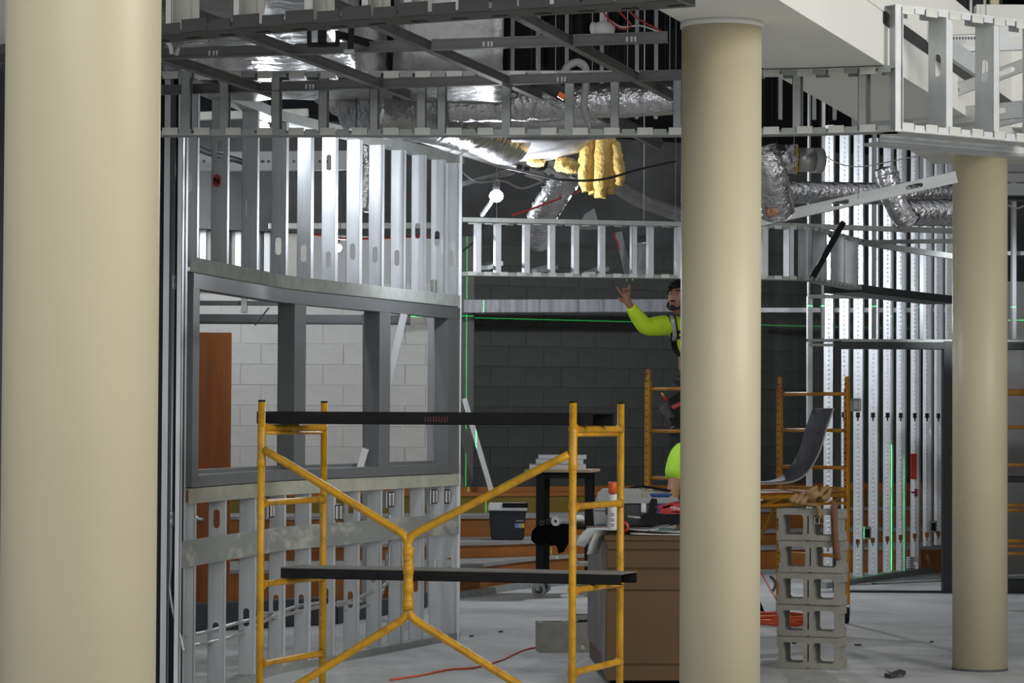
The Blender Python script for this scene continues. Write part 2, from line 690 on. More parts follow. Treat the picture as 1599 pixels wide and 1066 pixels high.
# red-brown door leaf standing open
dY = 21.6
xr = XP(361, dY)
bm = B()
box(bm, xr - 0.91, dY, 0.012, xr, dY + 0.045, ZP(340, 519, dY), 0.003)
door = O('door_1', bm, DOORM, loc=(xr - 0.91, dY, 0))
tag(door, 'red-brown wood veneer door standing open in the back room', 'door', kind='structure')
bm = B()
hz = ZP(318, 810, dY)
hx = XP(318, dY)
tube(bm, [V((hx - 0.11, dY - 0.06, hz)), V((hx + 0.02, dY - 0.06, hz))], 0.012)
lathe(bm, [(0.03, 0), (0.03, -0.012), (0.011, -0.014), (0.011, -0.06)], (hx - 0.05, dY, hz), 12, 'Y')
tag(O('door_handle', bm, CHROME, door), 'bright lever handle')
bm = B()
box(bm, xr - 1.25, dY - 0.05, 0, xr - 0.94, dY + 0.12, 2.3)
tag(O('trim_2', bm, WBLK), 'pale wall return beside the red-brown door', 'trim', kind='structure')

# ------------------------------------------------------------------ columns


def column(name, label, px, Y, dia, zt, seam=None):
    x = XP(px, Y)
    r = dia / 2
    t = T(name, label, 'column', (x, Y, 0), 'round beige columns', 'thing')
    bm = B()
    lathe(bm, [(r, 0.012), (r, zt - 0.02)], (x, Y, 0), 64)
    O('shaft', bm, BEIGE, t)
    bm = B()
    lathe(bm, [(r + 0.002, 0), (r + 0.003, 0.004), (r + 0.002, 0.012)], (x, Y, 0), 48)
    O('base_joint', bm, PILB, t)
    bm = B()
    lathe(bm, [(r + 0.006, zt - 0.022), (r + 0.006, zt)], (x, Y, 0), 64)
    O('top_bead', bm, WHITE, t)
    return t


column('column', 'wide beige round column filling the frame edge beside the stud partition', 126, 5.90, 0.331, 4.6)
column('column', 'beige round column in front of the reaching worker', 1125.5, 11.4, 0.332, 3.15)
column('column', 'beige round column beside the hollow metal door frame', 1530.5, 16.75, 0.332, 3.15)

# ------------------------------------------------------------------ white bulkhead over the columns
Lp = [PZ(1040, 22, 3.15), PZ(1340, 190, 3.15)]
Rp = [PZ(1215, 0, 3.15), PZ(1455, 148, 3.15)]


def along(ab, Y):
    a, b = ab
    t = (Y - a.y) / (b.y - a.y)
    return a + (b - a) * t


t = T('bulkhead', 'white plastered bulkhead slanting over the two columns', 'bulkhead', (along(Rp, 13).x, 13, 3.15), None, 'thing')
l0, l1 = along(Lp, 9.0), along(Lp, 17.6)
r0, r1 = along(Rp, 9.0), along(Rp, 17.6)
up = V((0, 0, 1))
bm = B()
rq = V(((r1 - r0).y, -(r1 - r0).x, 0)).normalized() * 0.029
prism(bm, [l0 + up * 0.001, r0 - rq + up * 0.001, r1 - rq + up * 0.001, l1 + up * 0.001], (0, 0, 0.03))
O('soffit_board', bm, WHITE, t)
rn = V(((r1 - r0).y, -(r1 - r0).x, 0)).normalized()
bm = B()
prism(bm, [r0 + rn * 0.002 + up * 0.0, r1 + rn * 0.002, r1 + rn * 0.002 + up * 0.19, r0 + rn * 0.002 + up * 0.19], rn * -0.03)
O('lower_fascia', bm, WHITE, t)
bm = B()
prism(bm, [r0 - rn * 0.004 + up * 0.188, r1 - rn * 0.004 + up * 0.188, r1 - rn * 0.004 + up * 0.252, r0 - rn * 0.004 + up * 0.252], rn * -0.02)
O('reveal_strip', bm, WHITE, t)
rs = along(Rp, 12.72)
bm = B()
prism(bm, [rs + rn * 0.006 + up * 0.188, r1 + rn * 0.006 + up * 0.188, r1 + rn * 0.006 + up * 0.252, rs + rn * 0.006 + up * 0.252], rn * -0.008)
tag(O('black_channel', bm, BLACK, t), 'black channel let into the fascia')
bm = B()
prism(bm, [r0 + rn * 0.002 + up * 0.25, r1 + rn * 0.002 + up * 0.25, r1 + rn * 0.002 + up * 0.56, r0 + rn * 0.002 + up * 0.56], rn * -0.03)
O('upper_fascia', bm, WHITE, t)
bm = B()
ln = V((-(l1 - l0).y, (l1 - l0).x, 0)).normalized()
prism(bm, [l0 + up * 0.03, l1 + up * 0.03, l1 + up * 0.56, l0 + up * 0.56], ln * -0.03)
O('back_board', bm, DECK, t)
bm = B()
prism(bm, [l0 + up * 0.56, r0 + up * 0.56, r1 + up * 0.56, l1 + up * 0.56], (0, 0, 0.02))
O('top_board', bm, WHITE, t)
# upper storey glimpsed over the bulkhead
uY = 21.0
wt = T('window_1', None, None, (XP(1510, uY), uY, 4.6), kind='structure')
bm = B()
z0, z1 = 4.60, 5.9
x0, x1 = XP(1470, uY), XP(1566, uY)
box(bm, x0, uY, z0, x1, uY + 0.02, z1)
O('pane', bm, GLASSD, wt)
for px in (1488, 1515, 1537):
    bm = B()
    box(bm, XP(px - 1.8, uY), uY - 0.04, z0 - 0.04, XP(px + 1.8, uY), uY, z1)
    O('mullion', bm, WHITE, wt)
bm = B()
box(bm, x0, uY - 0.05, z0 - 0.09, x1, uY, z0 - 0.0)
O('window_sill', bm, WHITE, wt)
bm = B()
box(bm, XP(1545, uY), uY - 0.06, 4.45, XP(1558, uY), uY + 0.1, 5.9)
tag(O('trim_3', bm, CREAM), 'cream pier beside the upper storey window', 'trim', kind='structure')
bm = B()
box(bm, 2.75, 16.3, 3.25, 6.5, 16.4, 3.98)
tag(O('trim_4', bm, WHITE), 'white board face behind the tall soffit frame', 'trim', kind='structure')

# ------------------------------------------------------------------ bleacher steps


class Off:
    pass


TC = [Curve([(300, 22.6), (560, 22.9), (719, 23.5), (836, 25.0), (1000, 26.2), (1200, 27.3), (1330, 27.4), (1500, 27.6)]),
      Curve([(300, 24.0), (560, 24.3), (719, 24.7), (836, 25.2), (1000, 26.5), (1200, 27.8), (1330, 28.3), (1500, 28.7)]),
      Curve([(300, 25.2), (560, 25.5), (719, 25.8), (836, 26.1), (1000, 27.0), (1200, 28.2), (1330, 28.8), (1500, 29.3)]),
      Curve([(300, 26.1), (560, 26.3), (719, 26.55), (836, 26.75), (1000, 27.5), (1200, 28.6), (1330, 29.2), (1500, 29.7)]),
      Curve([(300, 26.7), (560, 26.8), (719, 26.95), (836, 27.2), (1000, 27.95), (1200, 28.9), (1330, 29.5), (1500, 30.0)])]
bl = TC[0]
TZS = [0.0, 0.255, 0.40, 0.60, 0.79]
for i, lab in enumerate(('lowest orange bleacher step rising from the floor track', 'second orange bleacher step carrying the cooler',
                         'third orange bleacher step between the cooler and the olive board', 'top olive bleacher step with an orange cap against the charcoal wall')):
    pa, pb = TC[i].run(360, 1478, 0, 40), TC[i + 1].run(360, 1478, 0, 40)
    zlo, zhi = TZS[i], TZS[i + 1]
    nn = normals(pa, (0, -1, 0))
    t = T('bleacher_step', lab, 'step', (pa[20].x, pa[20].y, zlo), 'orange bleacher steps')
    bm = B()
    sweep(bm, pa, nn, 0.0, -0.03, zlo + 0.001, zhi - 0.03)
    O('riser', bm, OLIV if i == 3 else ORNG, t)
    bm = B()
    rows = []
    for p, q, n in zip(pa, pb, nn):
        p = p + n * 0.015
        q = q + V((0, -0.005, 0))
        rows.append([bm.verts.new(V((p.x, p.y, zhi - 0.03))), bm.verts.new(V((q.x, q.y, zhi - 0.03))), bm.verts.new(V((q.x, q.y, zhi))), bm.verts.new(V((p.x, p.y, zhi)))])
    for k in range(len(rows) - 1):
        for j in range(4):
            bm.faces.new((rows[k][j], rows[k][(j + 1) % 4], rows[k + 1][(j + 1) % 4], rows[k + 1][j]))
    bm.faces.new(rows[0])
    bm.faces.new(rows[-1])
    O('tread', bm, TREAD if i < 3 else ORNG, t)
    if i == 3:
        bm = B()
        sweep(bm, pb, normals(pb, (0, -1, 0)), 0.02, -0.02, 0.79, 0.84)
        tag(O('cap_board', bm, ORNG, t), 'orange cap board')
# track on the floor in front of the steps
pts = [p + V((0, -0.35, 0)) for p in bl.run(719, 1250, 0, 30)]
bm = B()
sweep(bm, pts, normals(pts, (0, -1, 0)), 0.0, -0.092, 0.0, 0.05)
tag(O('floor_track', bm, GALVD, loc=pts[8]), 'steel floor track curving in front of the bleacher steps', 'track')

# ================================================================== WINDOW PARTITION (curved stud wall)
wc = Curve([(296, 14.45), (396, 15.65), (447, 16.3), (591, 17.55), (718, 18.85)])
SIDE = V((1, -0.4, 0))
ZH, ZS = 2.262, 1.135
t = T('stud_partition', 'curved unfinished steel stud partition framing the window opening', 'partition', wc.p(500), kind='thing')
PART = t


def wsec(name, a, b, w0, w1, z0, z1, m_, root, n=30, label=None):
    pts = wc.run(a, b, 0, n)
    bm = B()
    sweep(bm, pts, normals(pts, SIDE), w0, w1, z0, z1)
    o = O(name, bm, m_, root)
    if label:
        o['label'] = label
    return o


def wsheet_ribbed(name, a, b, z0, z1, root, m_):
    """flexible track face: one corrugated strip"""
    fine = wc.run(a, b, 0, 300)
    nn = normals(fine, SIDE)
    bm = B()
    pts, ns = [], []
    for i, (p, n) in enumerate(zip(fine, nn)):
        o_ = 0.014 if i % 2 else 0.001
        pts.append(p + n * o_)
        ns.append(n)
    sweep(bm, pts, ns, 0.0, -0.004, z0, z1)
    return O(name, bm, m_, root)


stud_px = [306, 353, 400, 445, 484, 522, 560, 595, 629, 661, 691.5, 713]
for i, px in enumerate(stud_px):
    p, tt = wc.p(px), wc.t(px)
    n = normals([p, p + tt], SIDE)[0]
    hz = [(2.75,), (2.98,), (2.70,), (2.52,), (2.50,), (2.48, 3.08), (2.55, 3.2), (2.55, 3.2), (2.55, 3.2), (2.75,), (2.72,), (2.6,)][i]
    me = stud_mesh(3.27 - 2.30, holes=[h - 2.30 for h in hz])
    C('stud', me, place(V((p.x, p.y, 2.30)) - n * 0.002, -n, tt), t)
    lo = [(0.95,), (0.94, 0.32), (0.36,), (0.4,), (0.95, 0.38), (0.4,), (0.93, 0.36), (0.5,), (0.95,), (0.4,), (0.5,), (0.5,)][i]
    me = stud_mesh(1.055 - 0.01, holes=lo)
    C('stud', me, place(V((p.x, p.y, 0.008)) - n * 0.002, -n, tt), t)
# end jambs
wsec('floor_track', 296, 720, 0.004, -0.10, 0.0, 0.045, GALVD, t)
wsec('head_channel', 296, 720, 0.001, -0.10, ZH + 0.004, ZH + 0.012, GALVD, t)
wsheet_ribbed('head_track', 296, 719, ZH + 0.008, ZH + 0.085, t, GALVD)
wsheet_ribbed('sill_track', 296, 719, ZS - 0.085, ZS - 0.006, t, mat('yellowed_ribbed_track', (0.36, 0.36, 0.30), 0.45, 0.3, 0.12, 8))
wsec('sill_channel', 296, 720, 0.001, -0.10, ZS - 0.014, ZS - 0.004, GALVD, t)
o = wsec('top_track', 296, 722, 0.004, -0.10, 3.255, 3.315, GALVD, t)
wsec('backing_strap', 283, 718, 0.012, 0.008, 0.722, 0.862, GALVS, t, label='stained flat backing strap')
# partition end jamb (pair of studs and conduit)
p, tt = wc.p(297), wc.t(300)
n = normals([p, p + tt], SIDE)[0]
me = stud_mesh(3.30, holes=(0.62, 1.0, 1.6, 2.25))
C('jamb_stud', me, place(V((p.x - 0.01, p.y - 0.08, 0.004)), -n, -tt), t)
EY = 14.2
for k, (pa, pb, yy) in enumerate(((253, 264, EY), (274.5, 283, EY - 0.06))):
    bm = B()
    xa, xb = XP(pa, yy), XP(pb, yy)
    box(bm, xa, yy, 0.003, xb, yy + 0.003, 3.28)
    box(bm, xa, yy, 0.003, xa + 0.003, yy + 0.09, 3.28)
    box(bm, xb - 0.003, yy, 0.003, xb, yy + 0.09, 3.28)
    O('jamb_stud', bm, GALV, t)
bm = B()
box(bm, XP(240, EY), EY + 0.10, 0.003, XP(284, EY), EY + 0.14, 3.28)  # black sheet stands for shade in the gaps between jamb studs
tag(O('gap_shade', bm, BLACK, t), 'dark sheet put in for the shade between the jamb studs')
bm = B()
box(bm, XP(246, EY), EY - 0.02, 3.28, XP(300, EY), EY + 0.12, 3.32)
O('jamb_cap', bm, GALVD, t)
# right-hand end post
p = wc.p(717)
bm = B()
box(bm, p.x - 0.008, p.y - 0.02, 0.002, p.x + 0.012, p.y + 0.07, 3.31)
O('end_post', bm, GALV, t)

bm = B()
box(bm, -3.4, 14.50, 0, XP(246, 14.5), 14.58, 3.3)
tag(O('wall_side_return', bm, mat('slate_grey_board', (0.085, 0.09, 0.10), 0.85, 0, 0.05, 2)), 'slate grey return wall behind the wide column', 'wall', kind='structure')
# conduit in the jamb
bm = B()
cx = XP(269.5, EY + .03)
cp = [V((cx, EY + 0.03, 3.2)), V((cx, EY + 0.03, 0.75)), V((cx - .004, EY + 0.03, 0.62)), V((cx + .02, EY + 0.0, 0.5)), V((cx + 0.06, EY - .03, 0.38)), V((cx + 0.08, EY - .04, 0.3))]
cp = cp[:1] + smoothpts(cp[1:], 5)
tube(bm, cp, 0.0085, 10)
ct = O('conduit', bm, CHROME, loc=(cx, EY, 0.3))
tag(ct, 'bright conduit rising inside the partition end jamb beside the wide column', 'conduit')
for zz in (2.2, 0.98):
    bm = B()
    lathe(bm, [(0.011, -0.04), (0.013, -0.035), (0.013, -0.004), (0.011, 0), (0.013, 0.004), (0.013, 0.035), (0.011, 0.04)], (cx, EY + .03, zz), 10)
    O('coupling', bm, CHROME, ct)

# window frame
wt = T('window_2', None, None, wc.p(507, ZS), kind='structure')


def wframe(name, a, b, z0, z1, w0=0.02, w1=-0.125, n=24):
    return wsec(name, a, b, w0, w1, z0, z1, FRAMEM, wt, n)


wframe('head', 298, 716, ZH - 0.078, ZH, 0.012, -0.075)
wframe('head_stop', 298, 716, ZH - 0.05, ZH - 0.002, -0.075, -0.13)
wframe('sill', 298, 716, ZS, ZS + 0.062, 0.012, -0.075)
wframe('sill_stop', 298, 716, ZS, ZS + 0.085, -0.075, -0.13)
for a, b in ((298, 308), (457, 475), (590, 607), (698, 716)):
    wsec('mullion', a, b, 0.010, -0.095, ZS + 0.06, ZH - 0.075, FRAMEM, wt, 3)
for a, b in ((463, 469), (595.5, 601.5)):
    wsec('glazing_stop', a, b, -0.095, -0.125, ZS + 0.06, ZH - 0.05, FRAMEM, wt, 2)

# conduits and wall boxes in the lower partition


def wpt(px, z, off):
    p, tt = wc.p(px), wc.t(px)
    n = normals([p, p + tt], SIDE)[0]
    q = p + n * off
    return V((q.x, q.y, z))


def zw(px, py):
    return ZP(px, py, wc.Y(px))


runs = [('lower conduit threaded through the partition studs at the near end', [(298, 995), (345, 985), (385, 973), (432, 962)], -0.05),
        ('upper conduit sweeping up to the first wall box', [(298, 1012), (340, 1004), (390, 991), (470, 950), (520, 940), (522, 920), (525, 870), (526, 800)], -0.06),
        ('conduit bending up behind the strap beside the hub brace', [(440, 965), (500, 950), (560, 938), (590, 925), (612, 915), (618, 900), (620, 850), (620, 805)], -0.045),
        ('conduit rising beside the scaffold leg to a wall box', [(470, 955), (435, 958), (424, 950), (421, 930), (421, 800)], -0.07),
        ('short conduit looping up by the hub from the lowest run', [(560, 955), (590, 946), (608, 940), (616, 925), (620, 905), (623, 860)], -0.075)]
for lab, pp, off in runs:
    bm = B()
    pts = smoothpts([wpt(a, max(zw(a, b), 0.05), off) for a, b in pp], 5)
    tube(bm, pts, 0.011, 8)
    tag(O('conduit', bm, CHROME, loc=pts[0]), lab, 'conduit', 'conduits in the lower partition')
boxes = [(426, 795, 'steel outlet box by the near scaffold leg'), (530, 800, 'steel outlet box under the sill at the middle of the partition'), (612, 780, 'steel outlet box above the hub brace'), (680, 775, 'twin steel outlet box near the far partition end'), (700, 775, 'last steel outlet box beside the partition end post')]
for px, py, lab in boxes:
    c = wpt(px, zw(px, py), -0.03)
    tt = wc.t(px)
    t = T('outlet_box', lab, 'outlet box', c, 'outlet boxes in the partition')
    bm = B()
    obox(bm, place(c, tt), 0.11, 0.05, 0.105, 0.005)
    O('back_box', bm, CHROME, t)
    n = normals([c, c + tt], SIDE)[0]
    bm = B()
    for s in (-0.028, 0.028):
        obox(bm, place(c + n * 0.033 + tt * s, tt), 0.035, 0.018, 0.085, 0.006)
    O('gang_rings', bm, CHROME, t)
    bm = B()
    obox(bm, place(c + n * 0.027, tt), 0.10, 0.003, 0.095)
    O('cover', bm, BLK, t)
# clip plates by the far end, red tag on a stud, hanging tag
c = wpt(681, 2.37, -0.02)
bm = B()
obox(bm, place(c, wc.t(681)), 0.05, 0.03, 0.13, 0.004)
tag(O('clip_plate', bm, GALVD, PART), 'small bracket plate at the stud foot')
# red oval tag with a dark letter on the second stud
p, tt = wc.p(340), wc.t(340)
fc = P(338.5, 282, wc.Y(353) - 0.01)
t = T('stud_tag', 'red oval tag with a dark letter N on the second stud', 'tag', fc)
bm = B()
ov = [V((fc.x + x, fc.y, fc.z + z)) for x, z in obround(0, 0, 0.04, 0.07)]
prism(bm, ov, (0, -0.006, 0))
O('disc', bm, REDT, t)
bm = B()
y = fc.y - 0.008
for a, b in (((-0.011, -0.018), (-0.011, 0.016)), ((-0.011, 0.016), (0.011, -0.018)), ((0.011, -0.018), (0.011, 0.016))):
    beam(bm, V((fc.x + a[0], y, fc.z + a[1])), V((fc.x + b[0], y, fc.z + b[1])), 0.007, 0.004, (0, 1, 0))
O('letter', bm, BLK, t)

# ------------------------------------------------------------------ back-room framing seen through the window
bY = 22.2
HDRM = mat('dull_header_steel', (0.085, 0.088, 0.092), 0.6, 0, 0.06, 5)
t = T('interior_frame', 'grey steel cross framing in the room behind the window opening', 'frame', (XP(500, bY), bY, 2.3), kind='thing')
for y0, y1, a, b, m_ in ((470, 477, 303, 470, HDRM), (491, 503, 303, 640, HDRM), (503, 506, 303, 640, FRAMED)):
    bm = B()
    box(bm, XP(a, bY), bY, ZP(480, y1, bY), XP(b, bY), bY + 0.09, ZP(480, y0, bY))
    O('rail', bm, m_, t)
bm = B()
box(bm, XP(376, bY), bY - .02, 2.35, XP(385, bY), bY + .07, 2.62)
O('hanger_stud', bm, GALVD, t)
for a, b, m_ in ((668, 677, GREYP), (679.5, 683, WPLAS), (568, 575, GREYP)):
    bm = B()
    box(bm, XP(a, bY), bY - .02, 0.004, XP(b, bY), bY + .07, 2.4)
    O('post', bm, m_, t)
tag(O('brace_rod', (lambda b_: (beam(b_, P(398, 508, 22.0), P(420, 480, 22.0), 0.012, 0.012), b_)[1])(B()), DKC, t), 'thin dark brace rod')
for lab, a, b, Y, w, m_ in (('pale leaning stud brace seen in the third window bay', (604, 605), (631, 490), 17.8, 0.045, GALV),
                            ('pale stud leaning against the charcoal wall corner', (767, 765), (725, 622), 26.8, 0.05, GALV),
                            ('short pale stud offcut leaning at the sill', (560, 737), (571, 700), 17.35, 0.04, WPLAS)):
    bm = B()
    p, q = P(*a, Y), P(*b, Y)
    beam(bm, p, q, w, 0.004, (0, 1, 0.0))
    d = axes(p, q, V((0, 1, 0)))
    for s in (-1, 1):
        off = d.to_3x3() @ V((s * (w / 2 - 0.002), 0, 0.016))
        beam(bm, p + off, q + off, 0.003, 0.03, (0, 1, 0))
    tag(O('leaning_stud', bm, m_, loc=p), lab, 'stud', 'leaning studs')
# wedge of lamplight on the second mullion, modelled as a pale plate
bm = B()
p, q = P(566, 490, 20.8), P(585, 735, 20.8)
prism(bm, [P(566, 490, 20.8), P(571, 490, 20.8), P(588, 960, 20.8), P(566, 960, 20.8)], (0, 0.02, 0))
tag(O('light_wedge', bm, GREYP, loc=p), 'tall tapering pale plate standing for lamplight on the second mullion', 'plate')
# dark low channel on the floor of that room
bm = B()
p, q = P(292, 950, 19.4), P(520, 962, 20.2)
p.z = q.z = 0
beam(bm, p + V((0, 0, 0.10)), q + V((0, 0, 0.10)), 0.10, 0.198, bev=0.006)
p2 = P(660, 962, 22.0)
p2.z = 0
beam(bm, q + V((0, 0, 0.06)), p2 + V((0, 0, 0.06)), 0.08, 0.118)
tag(O('floor_channel', bm, RUBB, loc=p), 'dark low channel lying on the floor behind the partition studs', 'channel')

# upper back-room framing: grey headers with faint print, white beam
for lab, a, b, Y, h, m_ in (('grey steel header with faint print behind the upper studs', (290, 253), (560, 250), 19.5, 0.14, GREYP),
                            ('pale header beam across the back room', (420, 353), (700, 352), 22.5, 0.05, GALVD),
                            ('grey steel header above the dark opening', (290, 182), (480, 176), 18.8, 0.06, GALVD)):
    bm = B()
    p, q = P(*a, Y), P(*b, Y + 0.4)
    beam(bm, p, q, 0.05, h, bev=0.004)
    o = tag(O('header_beam', bm, m_, loc=p), lab, 'beam', 'header beams in the back room')
bm = B()
for i in range(22):
    px = 300 + i * 10 + (12 if i % 7 == 3 else 0)
    c = P(px, 252, 19.44)
    box(bm, c.x - 0.014, c.y - 0.005, c.z - 0.010, c.x + random.uniform(0.0, 0.012), c.y - 0.002, c.z + 0.010)
tag(O('print', bm, INK, bpy.data.objects['header_beam']), 'faint dark print', kind='stuff')
# pipe hangers / dark strut run
bm = B()
tube(bm, smoothpts([P(300, 228, 17.5), P(330, 240, 17.6), P(370, 250, 18), P(402, 262, 18.2)], 5), 0.02, 8)
tag(O('conduit', bm, DKC, loc=P(300, 228, 17.5)), 'dark conduit run sloping behind the first upper studs', 'conduit')
BSL = ['first pale short back-room stud beside the red oval tag stud', 'dark short back-room stud before the third partition stud', 'pale punched short back-room stud before the third partition stud', 'dark short back-room stud just past the third partition stud', 'bright short back-room stud just past the third partition stud']
for i, px in enumerate((311, 352, 366, 405, 411)):
    bm = B()
    Y = 26.84
    box(bm, XP(px, Y), Y, 2.88, XP(px + (9 if i % 2 == 0 else 5), Y), Y + 0.059, 3.36)
    tag(O('back_stud', bm, GALV if i in (0, 2, 4) else FRAMED, loc=(XP(px, Y), Y, 2.25)), BSL[i], 'stud', 'short back-room studs')

# ================================================================== SOFFIT FRAMES
LINKS = {}
NEARL = mat('shadowed_track', (0.07, 0.07, 0.066), 0.55, 0.2, 0.12, 8)  # shade on the near frame's tracks is put into this dark colour


def link_mesh(w, h, d, m_):
    k = (round(w, 3), round(h, 3), round(d, 3), m_.name)
    if k not in LINKS:
        bm = B()
        obox(bm, M.Identity(4), w, d, h, 0.0)
        me = bpy.data.meshes.new('track_link')
        bm.to_mesh(me)
        bm.free()
        me.materials.append(m_)
        LINKS[k] = me
    return LINKS[k]


def soffit(t, cv, a, b, z0, z1, studs, web=0.092, step=0.075, fl=0.041, m_=GALVD, side=(0, -1, 0), hh=0.034, holes=(), studm=None, n=40):
    studm = studm or m_
    pts = cv.run(a, b, 0, n)
    nn = normals(pts, side)
    for nm, za, zb in (('bottom_track', z0, z0 + 0.004), ('top_track', z1 - 0.004, z1)):
        bm = B()
        sweep(bm, pts, nn, 0.0, -web, za, zb)
        O(nm, bm, m_, t)
    for nm, za, zb in (('bottom_strap', z0 + 0.001, z0 + 0.012), ('top_strap', z1 - 0.012, z1 - 0.001)):
        bm = B()
        sweep(bm, pts, nn, 0.003, 0.0, za, zb)
        O(nm, bm, m_, t)
        bm = B()
        sweep(bm, pts, nn, -web, -web - 0.003, za, zb + (0.02 if 'bottom' in nm else 0))
        O('rear_strap', bm, m_, t)
    for zc in (z0 + hh / 2 + 0.003, z1 - hh / 2 - 0.003):
        for i, (p, d) in enumerate(cv.even(a, b, zc, step)):
            nrm = normals([p, p + d], side)[0]
            wide = i % 2 == 0
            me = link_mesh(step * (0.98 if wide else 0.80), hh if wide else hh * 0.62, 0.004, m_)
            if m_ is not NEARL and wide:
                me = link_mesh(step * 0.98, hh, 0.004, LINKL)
            C('track_link', me, place(p + nrm * (0.004 if wide else 0.0005), d), t)
        for i, (p, d) in enumerate(cv.even(a, b, zc, step * 2)):
            nrm = normals([p, p + d], side)[0]
            C('rear_link', link_mesh(step * 0.9, hh * 0.8, 0.004, m_), place(p - nrm * web, d), t)
    me = stud_mesh(z1 - z0 - 0.01, web, fl, holes, studm)
    for px in studs:
        p, d = cv.p(px), cv.t(px)
        nrm = normals([p, p + d], side)[0]
        C('stud', me, place(V((p.x, p.y, z0 + 0.005)) + nrm * 0.001, -nrm, d), t)


# front soffit frame, hung under the bulkhead
c1 = Curve([(236, 13.05), (600, 13.0), (1060, 12.92), (1250, 12.84), (1400, 12.70)])
t = T('soffit_frame', 'long steel soffit ladder frame crossing behind the middle column', 'soffit frame', c1.p(700, 2.84), kind='thing')
soffit(t, c1, 236, 1398, 2.84, 3.148, [279, 339, 420, 494, 574, 648, 680, 781, 880, 951, 1049, 1120, 1236, 1339])
# taller end of it
c2 = Curve([(1397, 12.68), (1450, 12.80), (1520, 12.97), (1640, 13.28)])
t = T('soffit_frame', 'tall steel soffit frame at the corner in front of the beside-door column', 'soffit frame', c2.p(1500, 2.84), kind='thing')
soffit(t, c2, 1397, 1640, 2.84, 3.43, [1477, 1551, 1625], web=0.12, hh=0.04, m_=mat('clean_galvanized', (0.62, 0.64, 0.64), 0.45, 0.35, 0.08, 9), holes=(0.33,))
p, d = c2.p(1398), c2.t(1398)
nrm = normals([p, p + d], (0, -1, 0))[0]
bm = B()
obox(bm, place(V((p.x, p.y, 3.135)) + d * 0.014, d), 0.034, 0.004, 0.575)
obox(bm, place(V((p.x, p.y, 3.135)) + d * 0.046 - nrm * 0.045, nrm), 0.09, 0.004, 0.575)
O('corner_stud', bm, MATS['clean_galvanized'], t)
# flat board strips under it
bm = B()
pts = [q + V((0, 0.25, 0)) for q in c2.run(1385, 1640, 0, 12)]
sweep(bm, pts, normals(pts, (0, -1, 0)), 0.0, -0.11, 2.80, 2.815)
sweep(bm, pts, normals(pts, (0, -1, 0)), 0.0, -0.004, 2.80, 2.845)
O('under_channel', bm, MATS['clean_galvanized'], t)
# braces behind the tall frame
clean = MATS['clean_galvanized']


def loose_stud(label, a, b, web, holes, m_=clean, roll=None, group='loose brace studs', lenext=0):
    a, b = V(a), V(b)
    L = (b - a).length
    root = T('brace_stud', label, 'stud', (a + b) / 2, group)
    me = stud_mesh(L, web, 0.034, [h * L for h in holes], m_)
    z = (b - a).normalized()
    face = V((0, -1, 0)) if roll is None else V(roll)
    y = (-face - z * (-face).dot(z)).normalized()    # flanges point away from viewer
    x = y.cross(z)
    mx = M((x, y, z)).transposed().to_4x4()
    mx.translation = a - x * web / 2
    C('web', me, mx, root)
    return root


loose_stud('level punched stud behind the tall soffit frame', P(1440, 70, 14.4), P(1640, 62, 14.4), 0.092, (0.10, 0.42, 0.75))
loose_stud('steep diagonal stud behind the tall soffit frame', P(1425, 166, 14.7), P(1640, 86, 14.3), 0.066, (0.28, 0.68))
loose_stud('low punched stud running under the steep diagonal', P(1330, 197, 15.2), P(1640, 166, 14.5), 0.092, (0.36, 0.74))
loose_stud('shorter diagonal stud crossing toward the frame edge', P(1440, 215, 15.4), P(1640, 170, 15.0), 0.07, (0.3, 0.75))
bm = B()
for i in range(9):
    a = P(1488 + i * 4.6, 59.5, 14.34)
    box(bm, a.x, a.y, a.z - 0.007, a.x + 0.010, a.y + 0.002, a.z + 0.007)
bs0 = bpy.data.objects['brace_stud']
o = O('print', bm, INK, bs0)
o['kind'] = 'stuff'
bm = B()
p, q = P(1444, 50, 13.72), P(1530, 108, 14.15)
beam(bm, p, q, 0.03, 0.10, bev=0.002)
tag(O('angle_clip', bm, clean, loc=p), 'bent steel angle screwed along the bulkhead fascia', 'bracket')
loose_stud('long slanting punched stud tilted up toward the rear column', P(1186, 345, 16.2), P(1494, 276, 16.2), 0.068, (0.045, 0.41, 0.785), GALV)

# near ladder frame over the top edge
c0 = Curve([(-60, 10.3), (250, 9.62), (660, 9.12), (1010, 8.80), (1060, 8.75)])
t = T('soffit_frame', 'near curved soffit ladder frame cut by the top of the picture', 'soffit frame', c0.p(500, 2.84), kind='thing')
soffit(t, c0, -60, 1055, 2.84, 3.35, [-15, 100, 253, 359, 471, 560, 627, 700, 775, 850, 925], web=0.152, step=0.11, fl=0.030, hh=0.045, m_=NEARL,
       studm=mat('beige_lit_stud', (0.62, 0.61, 0.56), 0.5, 0.1, 0.05, 6))  # light on the stud webs is put into this beige
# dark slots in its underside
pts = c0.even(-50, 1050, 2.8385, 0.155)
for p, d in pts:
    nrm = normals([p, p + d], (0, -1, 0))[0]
    C('slot', link_mesh(0.055, 0.0015, 0.022, BLACK), place(p - nrm * 0.10, d), t)

